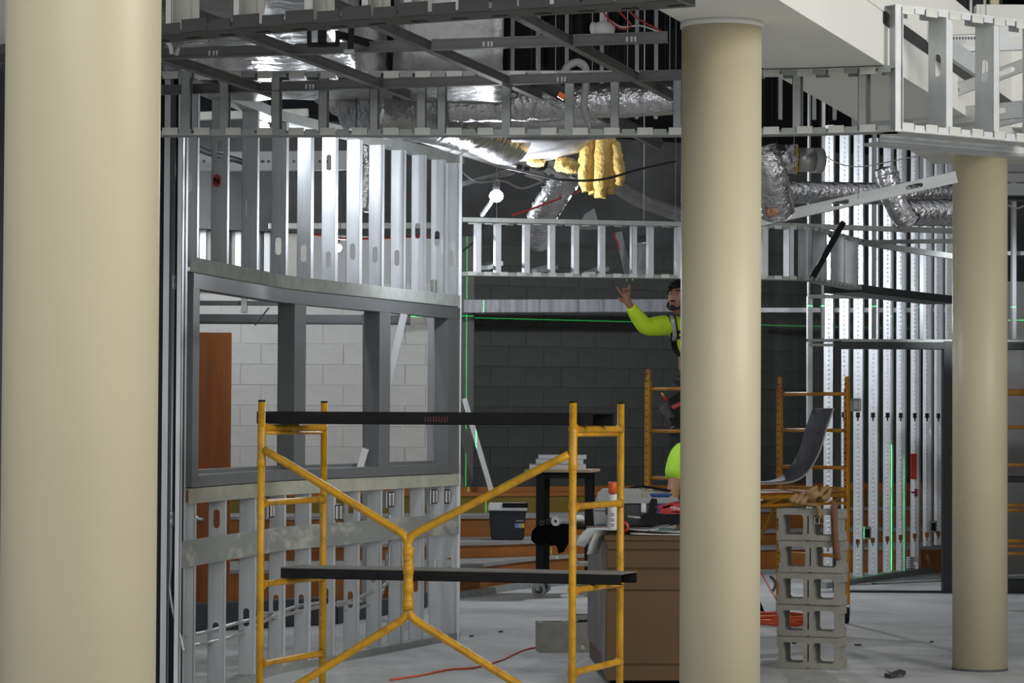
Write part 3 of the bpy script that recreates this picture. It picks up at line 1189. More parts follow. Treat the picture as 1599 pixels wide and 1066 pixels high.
# back soffit ring above the worker
c3 = Curve([(712, 18.95), (900, 19.1), (1060, 19.2), (1250, 19.35), (1300, 19.9), (1345, 20.7)])
t = T('soffit_frame', 'curved steel soffit ring above the reaching worker', 'soffit frame', c3.p(950, 2.49), kind='thing')
RM = mat('bright_galvanized', (0.62, 0.64, 0.66), 0.42, 0.35, 0.08, 12)
soffit(t, c3, 722, 1345, 2.49, 2.875, [742, 773, 818, 858, 895, 936, 986, 1012, 1056, 1100, 1145, 1191, 1232, 1262, 1289, 1317, 1338], step=0.057, hh=0.026, m_=GALVD, studm=RM, web=0.10, fl=0.038, n=60)
c4 = Curve([(1345, 20.7), (1400, 21.4), (1500, 22.6)])
t = T('soffit_frame', 'far leg of the soffit ring turning back past the slanting stud', 'soffit frame', c4.p(1420, 2.49), kind='thing')
for z0, z1, w0, w1 in ((2.47, 2.53, 0, -0.30), (2.83, 2.875, 0, -0.03)):
    bm = B()
    pts = c4.run(1345, 1500, 0, 10)
    sweep(bm, pts, normals(pts, (0, -1, 0)), w0, w1, z0, z1)
    O('track', bm, GALVD if z0 > 2.6 else FRAMED, t)
for lab, a, b, Y, Y2, h in (('straight track running from the soffit ring to the rear column', (1190, 351), (1500, 361), 19.6, 20.1, 0.035),
                            ('level track crossing in front of the embossed studs', (1345, 378), (1500, 376), 20.9, 21.2, 0.03),
                            ('straight top track along the soffit ring', (722, 343), (1062, 350), 18.9, 19.05, 0.03)):
    bm = B()
    beam(bm, P(*a, Y), P(*b, Y2), 0.06, h)
    tag(O('ceiling_track', bm, GALVD, loc=P(*a, Y)), lab, 'track', 'straight ceiling tracks')
loose_stud('dark diagonal strut tied to the soffit ring corner', P(1270, 432, 19.2), P(1318, 346, 19.4), 0.04, (), BLK)
loose_stud('pale kicker stud leaning inside the soffit ring', P(983, 433, 19.6), P(966, 362, 20.0), 0.05, (), GALV)
for i, (a, b) in enumerate((((752, 418), (776, 411)), ((829, 424), (862, 417)), ((920, 428), (942, 419)))):
    bm = B()
    beam(bm, P(*a, 19.15), P(*b, 19.5), 0.09, 0.03)
    tag(O('track_offcut', bm, RM, loc=P(*a, 19.15)), ['short track offcut between the first two ring studs', 'short wide track offcut between the third and fourth ring studs', 'short track offcut inside the middle of the ring'][i], 'track offcut', 'track offcuts in the ring')

# ================================================================== SUSPENDED GRID
ZG = 3.05
gd = V((0.28, 1, 0)).normalized()
ge = V((1, -0.28, 0)).normalized()
t = T('ceiling_grid', 'suspended drywall ceiling grid of steel tees over the soffit frame', 'ceiling grid', (-0.4, 12, ZG), kind='thing')
A4 = PZ(903, 80, ZG)


def tee(name, a, b):
    bm = B()
    beam(bm, a + up * 0.002, b + up * 0.002, 0.036, 0.004)
    beam(bm, a + up * 0.022, b + up * 0.022, 0.004, 0.038)
    beam(bm, a + up * 0.043, b + up * 0.043, 0.010, 0.008)
    return O(name, bm, GRIDM, t)


mains = []
for k in range(-4, 1):
    o = A4 + ge * (0.615 * k)
    s0 = (10.15 - o.y) / gd.y
    s1 = (13.35 - o.y) / gd.y
    tee('main_tee', o + gd * s0, o + gd * s1)
    mains.append(o)
B1 = PZ(640, 80, ZG)
for j in range(0, 2):
    q = B1 + gd * (1.22 * j)
    s = (q - A4).dot(gd)
    for k in range(-5, 1):
        o = A4 + ge * (0.615 * k) + gd * s + up * 0.0005
        tee('cross_tee', o + ge * 0.02, o + ge * (0.595 if k < 0 else 0.42))
        if k in (-4, -3, -1, 0):
            mx = axes(o + ge * 0.12, o + ge * 0.2)
            for x in (0.25, 0.27, 0.285):
                bm = B()
                c = o + ge * x + up * 0.018
                obox(bm, place(c - gd * 0.004, ge), 0.008, 0.003, 0.022)
                O('tab', bm, WPLAS, t)
# hanger wires
HWL = ['over the second cross tee tab', 'beside the last main tee', 'by the hanger post', 'by the sprinkler hose arch', 'next to the middle column top', 'by the square foil duct', 'behind the second frame bay', 'under the work lamp by the ring', 'below the insulation batt', 'right beside the middle column', 'over the steel duct collar', 'left of the wool batt tip', 'under the white detector', 'over the long main tee']
hw = [(838, 0, 108, 11.5), (868, 0, 112, 12.5), (566, 0, 92, 12.0), (925, 70, 112, 13.6), (1046, 60, 112, 13.6), (640, 0, 110, 14.0), (385, 140, 215, 17.2), (776, 250, 342, 19.2), (1005, 312, 345, 20.5), (1055, 240, 345, 21), (1240, 225, 250, 16.5), (1006, 250, 340, 19), (980, 40, 110, 14.2), (770, 60, 110, 14.6)]
for i, (px, ya, yb, Y) in enumerate(hw):
    bm = B()
    p, q = P(px, ya, Y), P(px, yb, Y)
    q.x, q.y = p.x, p.y
    p.z = 5.6 if p.y > 9.5 else p.z
    tube(bm, [p, q], 0.0024, 5)
    tag(O('hanger_wire', bm, GREYC, loc=q), 'thin straight hanger wire ' + HWL[i], 'wire', 'ceiling hanger wires')

# ================================================================== DUCTS, PIPES, INSULATION
rnd = random.Random(3)


def wrapped_box(name, label, cat, x0, y0, z0, x1, y1, z1, m_, nx=14, ny=10, amp=0.012):
    bm = B()
    box(bm, x0, y0, z0, x1, y1, z1)
    bmesh.ops.subdivide_edges(bm, edges=bm.edges[:], cuts=7, use_grid_fill=True)
    for v in bm.verts:
        v.co += V((rnd.uniform(-amp, amp), rnd.uniform(-amp, amp), rnd.uniform(-amp, amp)))
    o = O(name, bm, m_, loc=((x0 + x1) / 2, (y0 + y1) / 2, z0), smooth=True)
    tag(o, label, cat)
    return o


def wrapped_tube(name, label, cat, pts, r, m_, n=16, amp=0.06, seg=8, group=None, flat=1.0, crimp=0.0):
    bm = B()
    pp = smoothpts(pts, seg)
    radii = [r * (1 + (crimp if i % 2 else -crimp) + rnd.uniform(-amp, amp) * 0.4) for i in range(len(pp))]
    tube(bm, pp, r, n, radii=radii)
    for v in bm.verts:
        v.co += V((rnd.uniform(-amp, amp), rnd.uniform(-amp, amp), rnd.uniform(-amp, amp))) * r * 0.5
    c = sum((V(p) for p in pts), V()) / len(pts)
    if flat != 1.0:
        for v in bm.verts:
            v.co.z = c.z + (v.co.z - c.z) * flat
    o = O(name, bm, m_, loc=c)
    return tag(o, label, cat, group)


wrapped_box('duct', 'wide flat foil-wrapped duct over the near ceiling grid', 'duct', -3.2, 10.6, 3.22, -0.78, 14.0, 3.72, FOIL)
wrapped_box('duct', 'square foil duct standing behind the main tees', 'duct', -0.62, 14.1, 3.27, -0.06, 15.4, 4.2, mat('dull_duct_wrap', (0.30, 0.30, 0.30), 0.45, 0.5, 0.15, 5, 0.6, 10), amp=0.006)
wrapped_box('duct', 'ribbed foil duct side just over the soffit frame', 'duct', -1.55, 14.2, 3.26, -0.66, 15.2, 3.6, MATS['dull_duct_wrap'], amp=0.008)
wrapped_tube('duct', 'round foil duct bulging behind the soffit ladder', 'duct', [P(560, 165, 15.2), P(650, 175, 15.6), P(720, 190, 16.2), P(790, 215, 17.0)], 0.17, FOIL, 20, 0.05)
wrapped_tube('duct', 'level crinkled foil duct across the frame openings', 'duct', [P(700, 163, 15.6), P(800, 162, 15.6), P(930, 158, 15.5), P(1080, 150, 15.4)], 0.098, FOILF, 20, 0.07, 14)
wrapped_tube('duct', 'grey lower duct under the crinkled foil duct', 'duct', [P(780, 196, 16.6), P(880, 196, 16.6), P(960, 190, 16.6)], 0.10, MATS['dull_duct_wrap'], 16, 0.02)
# white pipes
for i, (a, b) in enumerate((((500, 150), (885, 268)), ((525, 168), (850, 274)))):
    bm = B()
    p, q = P(*a, 15.2 + i * 0.5), P(*b, 19.2 + i * 0.6)
    tube(bm, [p, q], 0.045, 14)
    root = O('pipe', bm, PIPEW, loc=p)
    tag(root, ['long white covered pipe running diagonally over the soffit frame', 'second white covered pipe beside and below the long one'][i], 'pipe', 'white covered pipes')
    for s in (0.47, 0.52, 0.82, 0.86):
        bm = B()
        c = p.lerp(q, s)
        d = (q - p).normalized() * 0.06
        tube(bm, [c - d, c + d], 0.049, 14)
        O('band', bm, GREYC if s < 0.6 else DKC, root)
# white bulging plenum
bm = B()
pl = P(815, 210, 17.4)
lathe(bm, [(0.05, -0.16), (0.22, -0.15), (0.36, -0.11), (0.44, -0.03), (0.46, 0.06), (0.44, 0.14)], pl, 28)
for v in bm.verts:
    v.co.x = pl.x + (v.co.x - pl.x) * 1.0
tag(O('plenum', bm, mat('white_duct_jacket', (0.66, 0.66, 0.68), 0.35, 0.2, 0.06, 5, 0.2, 12), loc=pl), 'round bulging white duct end under the soffit frame', 'duct')
# insulation batt hanging
pIN = P(935, 215, 17.6)
t = T('insulation_batt', 'yellow glass wool batt hanging torn from the duct end', 'insulation', P(935, 312, 17.6))


def fluff(bm, pts, w, th, amp):
    pp = smoothpts(pts, 5)
    k = len(pp)
    tube(bm, pp, w, 14, radii=[w * (0.75 + 0.35 * math.sin(PI * min(1, 0.15 + i / k))) * (1 + rnd.uniform(-.12, .12)) for i in range(k)])
    for v in bm.verts:
        v.co += V((rnd.uniform(-amp, amp), rnd.uniform(-amp, amp) + 0, rnd.uniform(-amp, amp)))


for i, (pts, w) in enumerate((([(916, 216), (914, 245), (912, 275), (915, 299)], 0.040), ([(927, 214), (925, 250), (924, 280), (927, 303)], 0.044),
                              ([(940, 214), (939, 250), (938, 285), (937, 309)], 0.046), ([(952, 216), (953, 250), (954, 278), (952, 302)], 0.042), ([(960, 222), (964, 250), (968, 272), (966, 289)], 0.036))):
    bm = B()
    fluff(bm, [P(a, b, 17.6 + 0.035 * (i % 2)) for a, b in pts], w, w, 0.004)
    O('fold', bm, INSUL, t)
bm = B()
prism(bm, [P(904, 212, 17.66), P(916, 212, 17.66), P(912, 246, 17.66), P(902, 244, 17.66)], (0, 0.03, 0))
tag(O('backing_sheet', bm, DKC, t), 'dark backing sheet')
for lab, pts, w in (('torn yellow wool tuft at the white duct rim', [(868, 254), (885, 258), (903, 264)], 0.045), ('small yellow wool shred under the white duct', [(825, 250), (838, 253), (850, 255)], 0.028)):
    bm = B()
    fluff(bm, [P(a, b, 17.4) for a, b in pts], w, w, 0.008)
    tag(O('insulation_tuft', bm, INSUL, loc=P(*pts[1], 17.4)), lab, 'insulation', 'torn insulation tufts')
# flex ducts behind the ring
wrapped_tube('flexible_duct', 'crinkled foil flexible duct slanting above the soffit ring', 'flexible duct', [P(893, 262, 19.6), P(868, 300, 19.8), P(848, 335, 20.2), P(842, 372, 20.6)], 0.105, FOILF, 18, 0.10, 9, crimp=0.05)
wrapped_tube('flexible_duct', 'crinkled foil flexible duct behind the right ring studs', 'flexible duct', [P(1003, 372, 20.6), P(1002, 400, 20.7), P(1000, 426, 20.8)], 0.06, FOILF, 14, 0.10, 8, crimp=0.05)
wrapped_tube('flexible_duct', 'fat wrinkled foil flexible duct beside the middle column', 'flexible duct', [P(1186, 235, 15.4), P(1200, 265, 15.4), P(1208, 300, 15.5), P(1212, 328, 15.6)], 0.095, FOILF, 20, 0.09, 9, crimp=0.08)
bm = B()
fluff(bm, [P(1196, 330, 15.5), P(1206, 329, 15.5), P(1216, 327, 15.5)], 0.03, 0.03, 0.008)
tag(O('insulation_tuft', bm, mat('pink_insulation', (0.42, 0.2, 0.13), 0.9, 0, 0.3, 20), loc=P(1205, 330, 15.5)), 'reddish wool lip at the mouth of the wrinkled duct', 'insulation', 'torn insulation tufts')
cc = P(1240, 249, 16.6)
t = T('duct_collar', 'round steel duct collar with a white end ring', 'duct', cc)
bm = B()
tube(bm, [P(1210, 248, 16.6), P(1244, 249, 16.6)], 0.085, 20)
for v in bm.verts:
    v.co += V((rnd.uniform(-1, 1), rnd.uniform(-1, 1), rnd.uniform(-1, 1))) * 0.006
O('foil_sleeve', bm, FOILF, t)
bm = B()
tube(bm, [P(1243, 249, 16.6), P(1270, 250, 16.62)], 0.073, 24)
O('collar', bm, CHROME, t)
bm = B()
tube(bm, [P(1268, 250, 16.62), P(1282, 251, 16.64)], 0.077, 24)
O('end_ring', bm, GREYC, t)
bm = B()
tube(bm, [P(1241, 249, 16.6), P(1244, 249, 16.6)], 0.088, 20)
O('band', bm, YLAB, t)
wrapped_tube('duct', 'level foil pipe wrap in front of the dim upper studs', 'duct', [P(1225, 300, 20.5), P(1300, 301, 20.7), P(1420, 303, 21), P(1500, 304, 21.3)], 0.085, FOILF, 16, 0.05, 10)
wrapped_tube('duct', 'lower foil pipe wrap running behind the rear column', 'duct', [P(1400, 332, 20.4), P(1450, 332, 20.5), P(1500, 332, 20.6)], 0.10, FOILF, 16, 0.05, 8)
wrapped_tube('flexible_duct', 'loose foil sleeve hanging from the deck by the embossed studs', 'flexible duct', [P(1382, 262, 19.9), P(1392, 300, 19.9), P(1410, 335, 19.9), P(1425, 352, 19.9)], 0.085, FOIL, 16, 0.12, 8)
wrapped_tube('duct', 'foil scrap bundle behind the upper partition studs', 'duct', [P(568, 225, 20.2), P(570, 270, 20.2), P(566, 330, 20.2)], 0.05, FOILF, 12, 0.15, 8)
wrapped_tube('duct', 'dim grey round duct crossing behind the insulation batt', 'duct', [P(955, 285, 20.5), P(1000, 312, 21.0), P(1062, 335, 21.6)], 0.06, MATS['dull_duct_wrap'], 14, 0.02)
bm = B()
prism(bm, [P(912, 335, 20.4), P(928, 325, 20.4), P(934, 345, 20.4), P(932, 358, 20.4), P(902, 358, 20.4)], (0, 0.05, 0))
tag(O('hanging_sheet', bm, mat('grey_plastic_sheet', (0.30, 0.30, 0.31), 0.5), loc=P(918, 345, 20.4)), 'grey scrap of plastic sheet hanging over the soffit ring', 'plastic sheet')
# sprinkler hose and black pipe
bm = B()
tube(bm, smoothpts([P(880, 116, 14.2), P(886, 104, 14.2), P(902, 97, 14.2), P(914, 106, 14.2), P(915, 130, 14.2), P(912, 165, 14.2), P(918, 190, 14.2)], 6), 0.020, 10)
sp = O('sprinkler_hose', bm, GREYC, loc=P(902, 97, 14.2))
tag(sp, 'grey flexible sprinkler hose arched over the soffit frame', 'hose')
bm = B()
tube(bm, [P(916, 168, 14.2), P(921, 205, 14.2)], 0.012, 8)
tube(bm, [P(914, 188, 14.2), P(930, 190, 14.2)], 0.010, 8)
O('fitting', bm, CHROME, sp)
bm = B()
p, q = P(845, 128, 15.0), P(1025, 222, 17.2)
tube(bm, [p, q], 0.045, 10)
bp_ = O('pipe', bm, DKC, loc=p)
tag(bp_, 'dark pipe sloping down past the crinkled foil duct', 'pipe')
bm = B()
c = P(872, 147, 14.9)
beam(bm, c, c + V((0.035, 0, -0.02)), 0.03, 0.03)
tag(O('cap', bm, ORCAP, bp_), 'orange pipe cap')
# smoke detector with wires
c = P(944, 44, 11.9)
t = T('detector', 'white ceiling detector hanging by red wires near the bulkhead', 'detector', c)
bm = B()
lathe(bm, [(0.02, -0.032), (0.032, -0.030), (0.043, -0.018), (0.047, 0.0), (0.040, 0.022), (0.02, 0.028)], c, 20)
O('body', bm, WPLAS, t)
bm = B()
lathe(bm, [(0.022, -0.040), (0.026, -0.036), (0.026, -0.028)], c, 16)
O('sensor', bm, GREYC, t)
bm = B()
ball(bm, c + V((-0.05, 0, 0.0)), 0.016, 0.02, 0.028, 10, 8)
O('bracket', bm, WPLAS, t)
bm = B()
box(bm, c.x - 0.02, c.y + 0.03, c.z + 0.02, c.x + 0.012, c.y + 0.05, c.z + 0.2)
O('hanger', bm, WPLAS, t)


def cable(label, pts, r, m_, group=None):
    bm = B()
    pp = smoothpts(pts, 6)
    tube(bm, pp, r, 6)
    return tag(O('cable', bm, m_, loc=pp[0]), label, 'cable', group)


cable('red wire looping over the white detector', [P(935, -5, 11.8), P(940, 15, 11.8), P(955, 35, 11.8), P(972, 45, 11.8), P(985, 38, 11.8), P(962, 12, 11.8), P(975, 5, 11.8)], 0.004, REDC)
cable('long red wire trailing from the detector to the bulkhead', [P(974, 8, 11.8), P(995, 28, 11.9), P(1020, 42, 12.0), P(1040, 52, 12.0)], 0.004, REDC)
cable('white wire trailing beside the red detector wire', [P(950, 30, 11.85), P(970, 42, 11.85), P(1000, 40, 11.9), P(1030, 50, 12.0)], 0.004, WPLAS)
for i in range(4):
    cable(['topmost', 'second', 'third', 'lowest'][i] + ' pale grey data cable in the bundle beside the work lamp', [P(722, 284 + i * 2, 18.9), P(760, 274 + i * 2, 19.2), P(800, 262 + i * 3, 19.6), P(830, 250 + i * 2, 20)], 0.006, GREYC, 'draped data cables')
cable('silver cable waving along the dark ceiling', [P(722, 268, 19), P(745, 284, 19), P(785, 282, 19.2), P(815, 294, 19.4), P(850, 282, 19.6)], 0.008, CHROME)
cable('dark cable sagging across the insulation batt', [P(790, 262, 17.2), P(840, 273, 17.2), P(880, 281, 17.2), P(940, 280, 17.3), P(1000, 264, 17.4), P(1055, 252, 17.5)], 0.008, DKC)
cable('red cord slanting down to the soffit ring', [P(800, 336, 19.0), P(830, 326, 19.2), P(868, 312, 19.6), P(905, 298, 20)], 0.007, REDC)
cable('red cord hanging inside the soffit ring', [P(958, 365, 19.6), P(964, 380, 19.7), P(967, 391, 19.7)], 0.007, REDC)
cable('dark lamp lead looping down by the work lamp', [P(765, 318, 19.4), P(757, 345, 19.4), P(748, 370, 19.3), P(722, 392, 19.3)], 0.007, DKC)
cable('fine wire across the dim upper studs', [P(1280, 238, 20), P(1310, 255, 20), P(1345, 260, 20), P(1400, 250, 20), P(1450, 240, 20)], 0.004, GREYC)
cable('thin red line across the back room', [P(490, 366, 21), P(550, 373, 21), P(670, 368, 21)], 0.008, REDC)  # thin red tube strung level across the room
cable('curved white conduit arching over the first main tee', [P(258, 62, 11.4), P(266, 72, 11.4), P(268, 84, 11.4)], 0.010, WPLAS)
cable('bright curved conduit sweeping over the first cross tee', [P(275, 86, 11.5), P(280, 72, 11.5), P(290, 62, 11.6), P(310, 60, 11.7), P(326, 64, 11.7)], 0.012, CHROME)
# bracket hanging near the top (dark U clamp)
c = P(505, 58, 11.2)
bm = B()
for a, b in (((483, 48), (483, 71)), ((527, 48), (527, 71)), ((481, 70), (529, 70))):
    beam(bm, P(*a, 11.2), P(*b, 11.2), 0.018, 0.02, (0, 1, 0))
ub = O('hanger_bracket', bm, BLK, loc=c)
tag(ub, 'black U-shaped hanger bracket over the ceiling grid', 'bracket')
bm = B()
p, q = P(497, 48, 11.2), P(510, 67, 11.2)
box(bm, p.x, p.y - .03, q.z, q.x, p.y + .02, p.z)
O('block', bm, BLK, ub)
bm = B()
beam(bm, P(530, 55, 11.2), P(600, 74, 11.9), 0.02, 0.03)
O('arm', bm, BLK, ub)
bm = B()
beam(bm, P(549, 38, 11.3), P(547, 80, 11.3), 0.024, 0.024, (0, 1, 0))
hp = O('hanger_post', bm, BLK, loc=P(549, 38, 11.3))
tag(hp, 'black threaded hanger post clamped to a cross tee', 'hanger')
bm = B()
p = P(545, 81, 11.3)
obox(bm, M.Translation(p), 0.045, 0.03, 0.02, 0.002)
O('clamp', bm, GALVD, hp)
# yellow label on white duct wrap behind the first bays
bm = B()
p, q = P(395, 120, 15.5), P(480, 134, 15.5)
box(bm, p.x, p.y, q.z, q.x, p.y + 0.3, p.z, 0.01)
wd = O('duct', bm, WPLAS, loc=p)
tag(wd, 'white wrapped duct with a yellow label behind the second frame bay', 'duct')
bm = B()
prism(bm, [P(400, 124, 15.49), P(458, 124, 15.49), P(450, 133, 15.49), P(430, 133, 15.49)], (0, -0.004, 0))
O('label_patch', bm, YLAB, wd)

# faint studs on the dark back of the plenum
for i, px in enumerate((760, 795, 836, 880, 935, 990, 1020, 1215, 1268, 1300)):
    bm = B()
    Y = 26.6
    box(bm, XP(px, Y), Y, 4.42, XP(px + 6, Y), Y + 0.06, 5.59)
    tag(O('plenum_stud', bm, GRIDM, loc=(XP(px, Y), Y, 4.42)), 'dim plenum stud ' + ['over the partition end of the ring', 'over the second ring stud', 'beside the long hanger wire', 'behind the third main tee', 'behind the sprinkler hose arch', 'under the white detector', 'nearest the middle column on the worker side', 'nearest the middle column on the door side', 'over the door wall corner', 'over the slanting punched stud'][i], 'stud', 'dim plenum studs')



def hang(o, pts):
    for p in pts:
        if p.y > 9.5:
            bm = B()
            tube(bm, [p, V((p.x, p.y, 5.6))], 0.0012, 4)
            O('hanger_wire', bm, DKC, o)


for o in [q for q in COL.objects if q.parent is None and q.name.split('.')[0] in ('duct', 'flexible_duct', 'pipe', 'plenum', 'duct_collar', 'insulation_batt', 'insulation_tuft', 'hanging_sheet', 'sprinkler_hose', 'brace_stud', 'hanger_bracket', 'hanger_post', 'cable', 'detector', 'ceiling_track')]:
    if o.type == 'MESH':
        w = [V(v.co) + V(o.location) for v in o.data.vertices]
    else:
        w = [V(o.location)]
    w.sort(key=lambda p: p.z)
    if o.name.startswith('duct') and len(w) > 50:
        w2 = sorted(w, key=lambda p: p.x)
        hang(o, [w2[len(w2) // 8] + up * 0.02, w2[-len(w2) // 8] + up * 0.02])
    else:
        hang(o, [w[-1]])
# ================================================================== WORK LAMPS
for lab, px, py, Y, en, r in (('bright work lamp hung over the partition studs', 410, 199, 16.7, 26, 0.042),
                          ('bright work lamp above the soffit ring', 775, 306, 17.3, 42, 0.043),
                          ('small bright work lamp seen between the upper partition studs', 527, 387, 21.3, 30, 0.034),
                          ('added unseen work lamp behind the middle column', 1125, 345, 24.3, 190, 0.035),  # unseen lamp added to lift the back wall, steps and floor
                          ('added unseen spot lamp behind the rear column aimed at the embossed studs', 1532, 395, 22.5, 480, 0.035),  # unseen spot added to brighten the embossed studs
                          ('added unseen work lamp inside the back room behind the door leaf', 262, 330, 25.3, 66, 0.035)):  # unseen lamp added to light the pale block wall
    c = P(px, py, Y)
    t = T('work_lamp', lab, 'lamp', c, 'string work lamps')
    bm = B()
    ball(bm, c, r, r, r * 0.9)
    O('bulb', bm, LAMPM, t)
    bm = B()
    lathe(bm, [(r * 0.45, r * 0.7), (r * 0.5, r * 0.75), (r * 0.5, r * 2.2), (r * 0.2, r * 2.4)], c, 12)
    O('socket', bm, DGREY, t)
    bm = B()
    tube(bm, smoothpts([c + V((0, 0, r * 2.3)), c + V((0.02, 0.03, r * 6)), V((c.x + 0.03, c.y + 0.05, 5.59))], 4), 0.004, 6)
    O('lead', bm, DKC, t)
    if px == 1532:
        l = light('lamp_light', 'SPOT', (0, 0, 0), 260, (0.90, 0.94, 1.0), radius=0.04)
        l.data.spot_size = math.radians(48)
        l.data.spot_blend = 1.0
        l.rotation_euler = (V((4.2, 27.3, 2.55)) - c).to_track_quat('-Z', 'Y').to_euler()
    else:
        l = light('lamp_light', 'POINT', (0, 0, 0), en, (0.90, 0.94, 1.0), radius=0.05)
    l.parent = t
    l.location = (0, -0.0, -r * 2.6)
c = P(556, 207, 15.1)
t = T('work_lamp', 'small hooded lamp added behind the soffit frame bottom track to light the upper studs', 'lamp', c, 'string work lamps')  # lamp and hood added to brighten the upper partition studs
aim_ = (V((wc.p(545).x, wc.p(545).y, 3.05)) - c).normalized()
bm = B()
tube(bm, [c - aim_ * 0.05, c, c + aim_ * 0.03], 0.02, 12, radii=[0.008, 0.014, 0.02], cap=False)
O('hood', bm, BLK, t)
bm = B()
ball(bm, c + aim_ * 0.008, 0.010)
O('bulb', bm, LAMPM, t)
bm = B()
tube(bm, [c - aim_ * 0.05, c - aim_ * 0.06 + up * 0.05, V((c.x, c.y - 0.05, 5.59))], 0.003, 5)
O('lead', bm, DKC, t)
sl = light('lamp_light', 'SPOT', (0, 0, 0), 36, (0.90, 0.94, 1.0), radius=0.02)
sl.data.spot_size = math.radians(40)
sl.data.spot_blend = 0.5
sl.parent = t
sl.location = aim_ * 0.04
sl.rotation_euler = aim_.to_track_quat('-Z', 'Y').to_euler()
bm = B()
beam(bm, P(767, 315, 17.3), P(752, 336, 17.4), 0.018, 0.018)
tag(O('lamp_arm', bm, GALV, loc=P(752, 336, 17.4)), 'pale prop leaning up to the work lamp above the ring', 'prop')

# ================================================================== REAR EMBOSSED STUD WALL AND DOOR FRAME
rc = Curve([(1280, 24.75), (1329, 25.55), (1400, 26.7), (1471, 27.85), (1520, 28.6)])
t = T('embossed_stud_wall', 'curved wall of embossed steel studs behind the hollow metal door frame', 'stud wall', rc.p(1390), kind='thing')
EW, EF, EH = 0.092, 0.041, 4.2
bm = B()
hl = [[V((x, 0, z)) for x, z in ((EW / 2 - 0.02, zc + 0.03), (EW / 2 + 0.02, zc + 0.03), (EW / 2 + 0.02, zc - 0.02), (EW / 2 + 0.008, zc - 0.02), (EW / 2 + 0.008, zc - 0.05), (EW / 2 - 0.008, zc - 0.05), (EW / 2 - 0.008, zc - 0.02), (EW / 2 - 0.02, zc - 0.02))] for zc in (0.36, 1.55, 2.75)]
prism(bm, [V((0, 0, 0)), V((EW, 0, 0)), V((EW, 0, EH)), V((0, 0, EH))], (0, 0.002, 0), holes=hl)
for x0 in (0, EW - 0.002):
    box(bm, x0, 0, 0, x0 + 0.002, EF, EH)
bmesh.ops.recalc_face_normals(bm, faces=bm.faces)
esm = bpy.data.meshes.new('embossed_stud')
bm.to_mesh(esm)
bm.free()
esm.materials.append(GALV)
bm = B()
z = 0.08
k = 0
while z < EH - 0.08:
    if all(abs(z - zc) > 0.08 for zc in (0.36, 1.55, 2.75)):
        xc = EW / 2
        vs = [bm.verts.new(V((xc + dx, 0, z + dz))) for dx, dz in ((0.017, 0), (0, 0.019), (-0.017, 0), (0, -0.019))]
        tip = bm.verts.new(V((xc, -0.011, z)))
        for i in range(4):
            bm.faces.new((vs[i], vs[(i + 1) % 4], tip))
    z += 0.042
    k += 1
bmesh.ops.recalc_face_normals(bm, faces=bm.faces)
dim = bpy.data.meshes.new('dimple_row')
bm.to_mesh(dim)
bm.free()
dim.materials.append(mat('glint_dimple', (0.86, 0.88, 0.90), 0.28, 0.25))  # glints on the embossing are put into this paler colour
for px in (1301, 1325, 1347, 1370.5, 1393, 1413.5, 1435.5, 1454.5, 1472, 1489, 1505):
    p, d = rc.p(px), rc.t(px)
    n = normals([p, p + d], (1, -0.6, 0))[0]
    mx = place(V((p.x, p.y, 0.006)), -n, d)
    st = C('stud', esm, mx, t)
    dm = bpy.data.objects.new('dimple_row', dim)
    COL.objects.link(dm)
    dm.parent = st
    dm['kind'] = 'stuff'
bm = B()
pts = rc.run(1283, 1520, 0, 16)
sweep(bm, pts, normals(pts, (1, -0.6, 0)), 0.05, -0.10, 0.0, 0.05)
O('floor_track', bm, GALVD, t)
# paint marks, boxes, label on the studs
p, s = rc.p(1435.5), None
Yk = rc.Y(1435.5)
for nm, pa, pb, ya, yb, m_ in (('paint_mark', 1422, 1431.5, 708, 748, REDP), ('paint_mark', 1423, 1433, 767, 770, MAROON), ('paint_mark', 1428, 1433, 763, 775, MAROON)):
    a, b = P(pa, ya, Yk - 0.045), P(pb, yb, Yk - 0.045)
    bm = B()
    box(bm, a.x, a.y, b.z, b.x, a.y + 0.004, a.z, 0.0015)
    o = O(nm, bm, m_, t)
    o['label'] = 'red spray paint patch' if m_ is REDP else 'maroon spray paint dash'
a, b = P(1415, 869, Yk - 0.07), P(1434, 892, Yk - 0.07)
bm = B()
box(bm, a.x, a.y, b.z, b.x, a.y + 0.006, a.z)
ps = O('paper_label', bm, PAPER, loc=(a.x, a.y, b.z))
tag(ps, 'white printed sheet taped low on the embossed studs', 'paper')
bm = B()
for r_ in range(5):
    zz = a.z - 0.018 - r_ * 0.024
    box(bm, a.x + 0.015, a.y - 0.0025, zz - 0.004, a.x + 0.075 + 0.02 * (r_ % 2), a.y - 0.0005, zz + 0.004)
O('print', bm, INK, ps)['kind'] = 'stuff'
for i, (px, py, lab) in enumerate(((1354, 832, 'small outlet box low between the embossed studs'), (1457, 822, 'small outlet box near the door frame jamb'), (1336, 632, 'grey junction box fixed beside the scaffold post'))):
    c = P(px, py, rc.Y(px) - (0.04 if i == 2 else 0.12))
    t2 = T('outlet_box', lab, 'outlet box', c, 'small outlet boxes on the embossed stud wall')
    bm = B()
    obox(bm, M.Translation(c), 0.07 if i < 2 else 0.10, 0.06, 0.12, 0.006)
    O('back_box', bm, GALVD, t2)
    bm = B()
    obox(bm, M.Translation(c + V((0, -0.033, 0))), 0.045, 0.006, 0.08, 0.002)
    O('plate', bm, BLK if i < 2 else GALV, t2)

# hollow metal door frame and storefront line in the plane of the front studs
dY = 24.25


def fx(px):
    return XP(px, dY)


def fz(px, py):
    return ZP(px, py, dY)


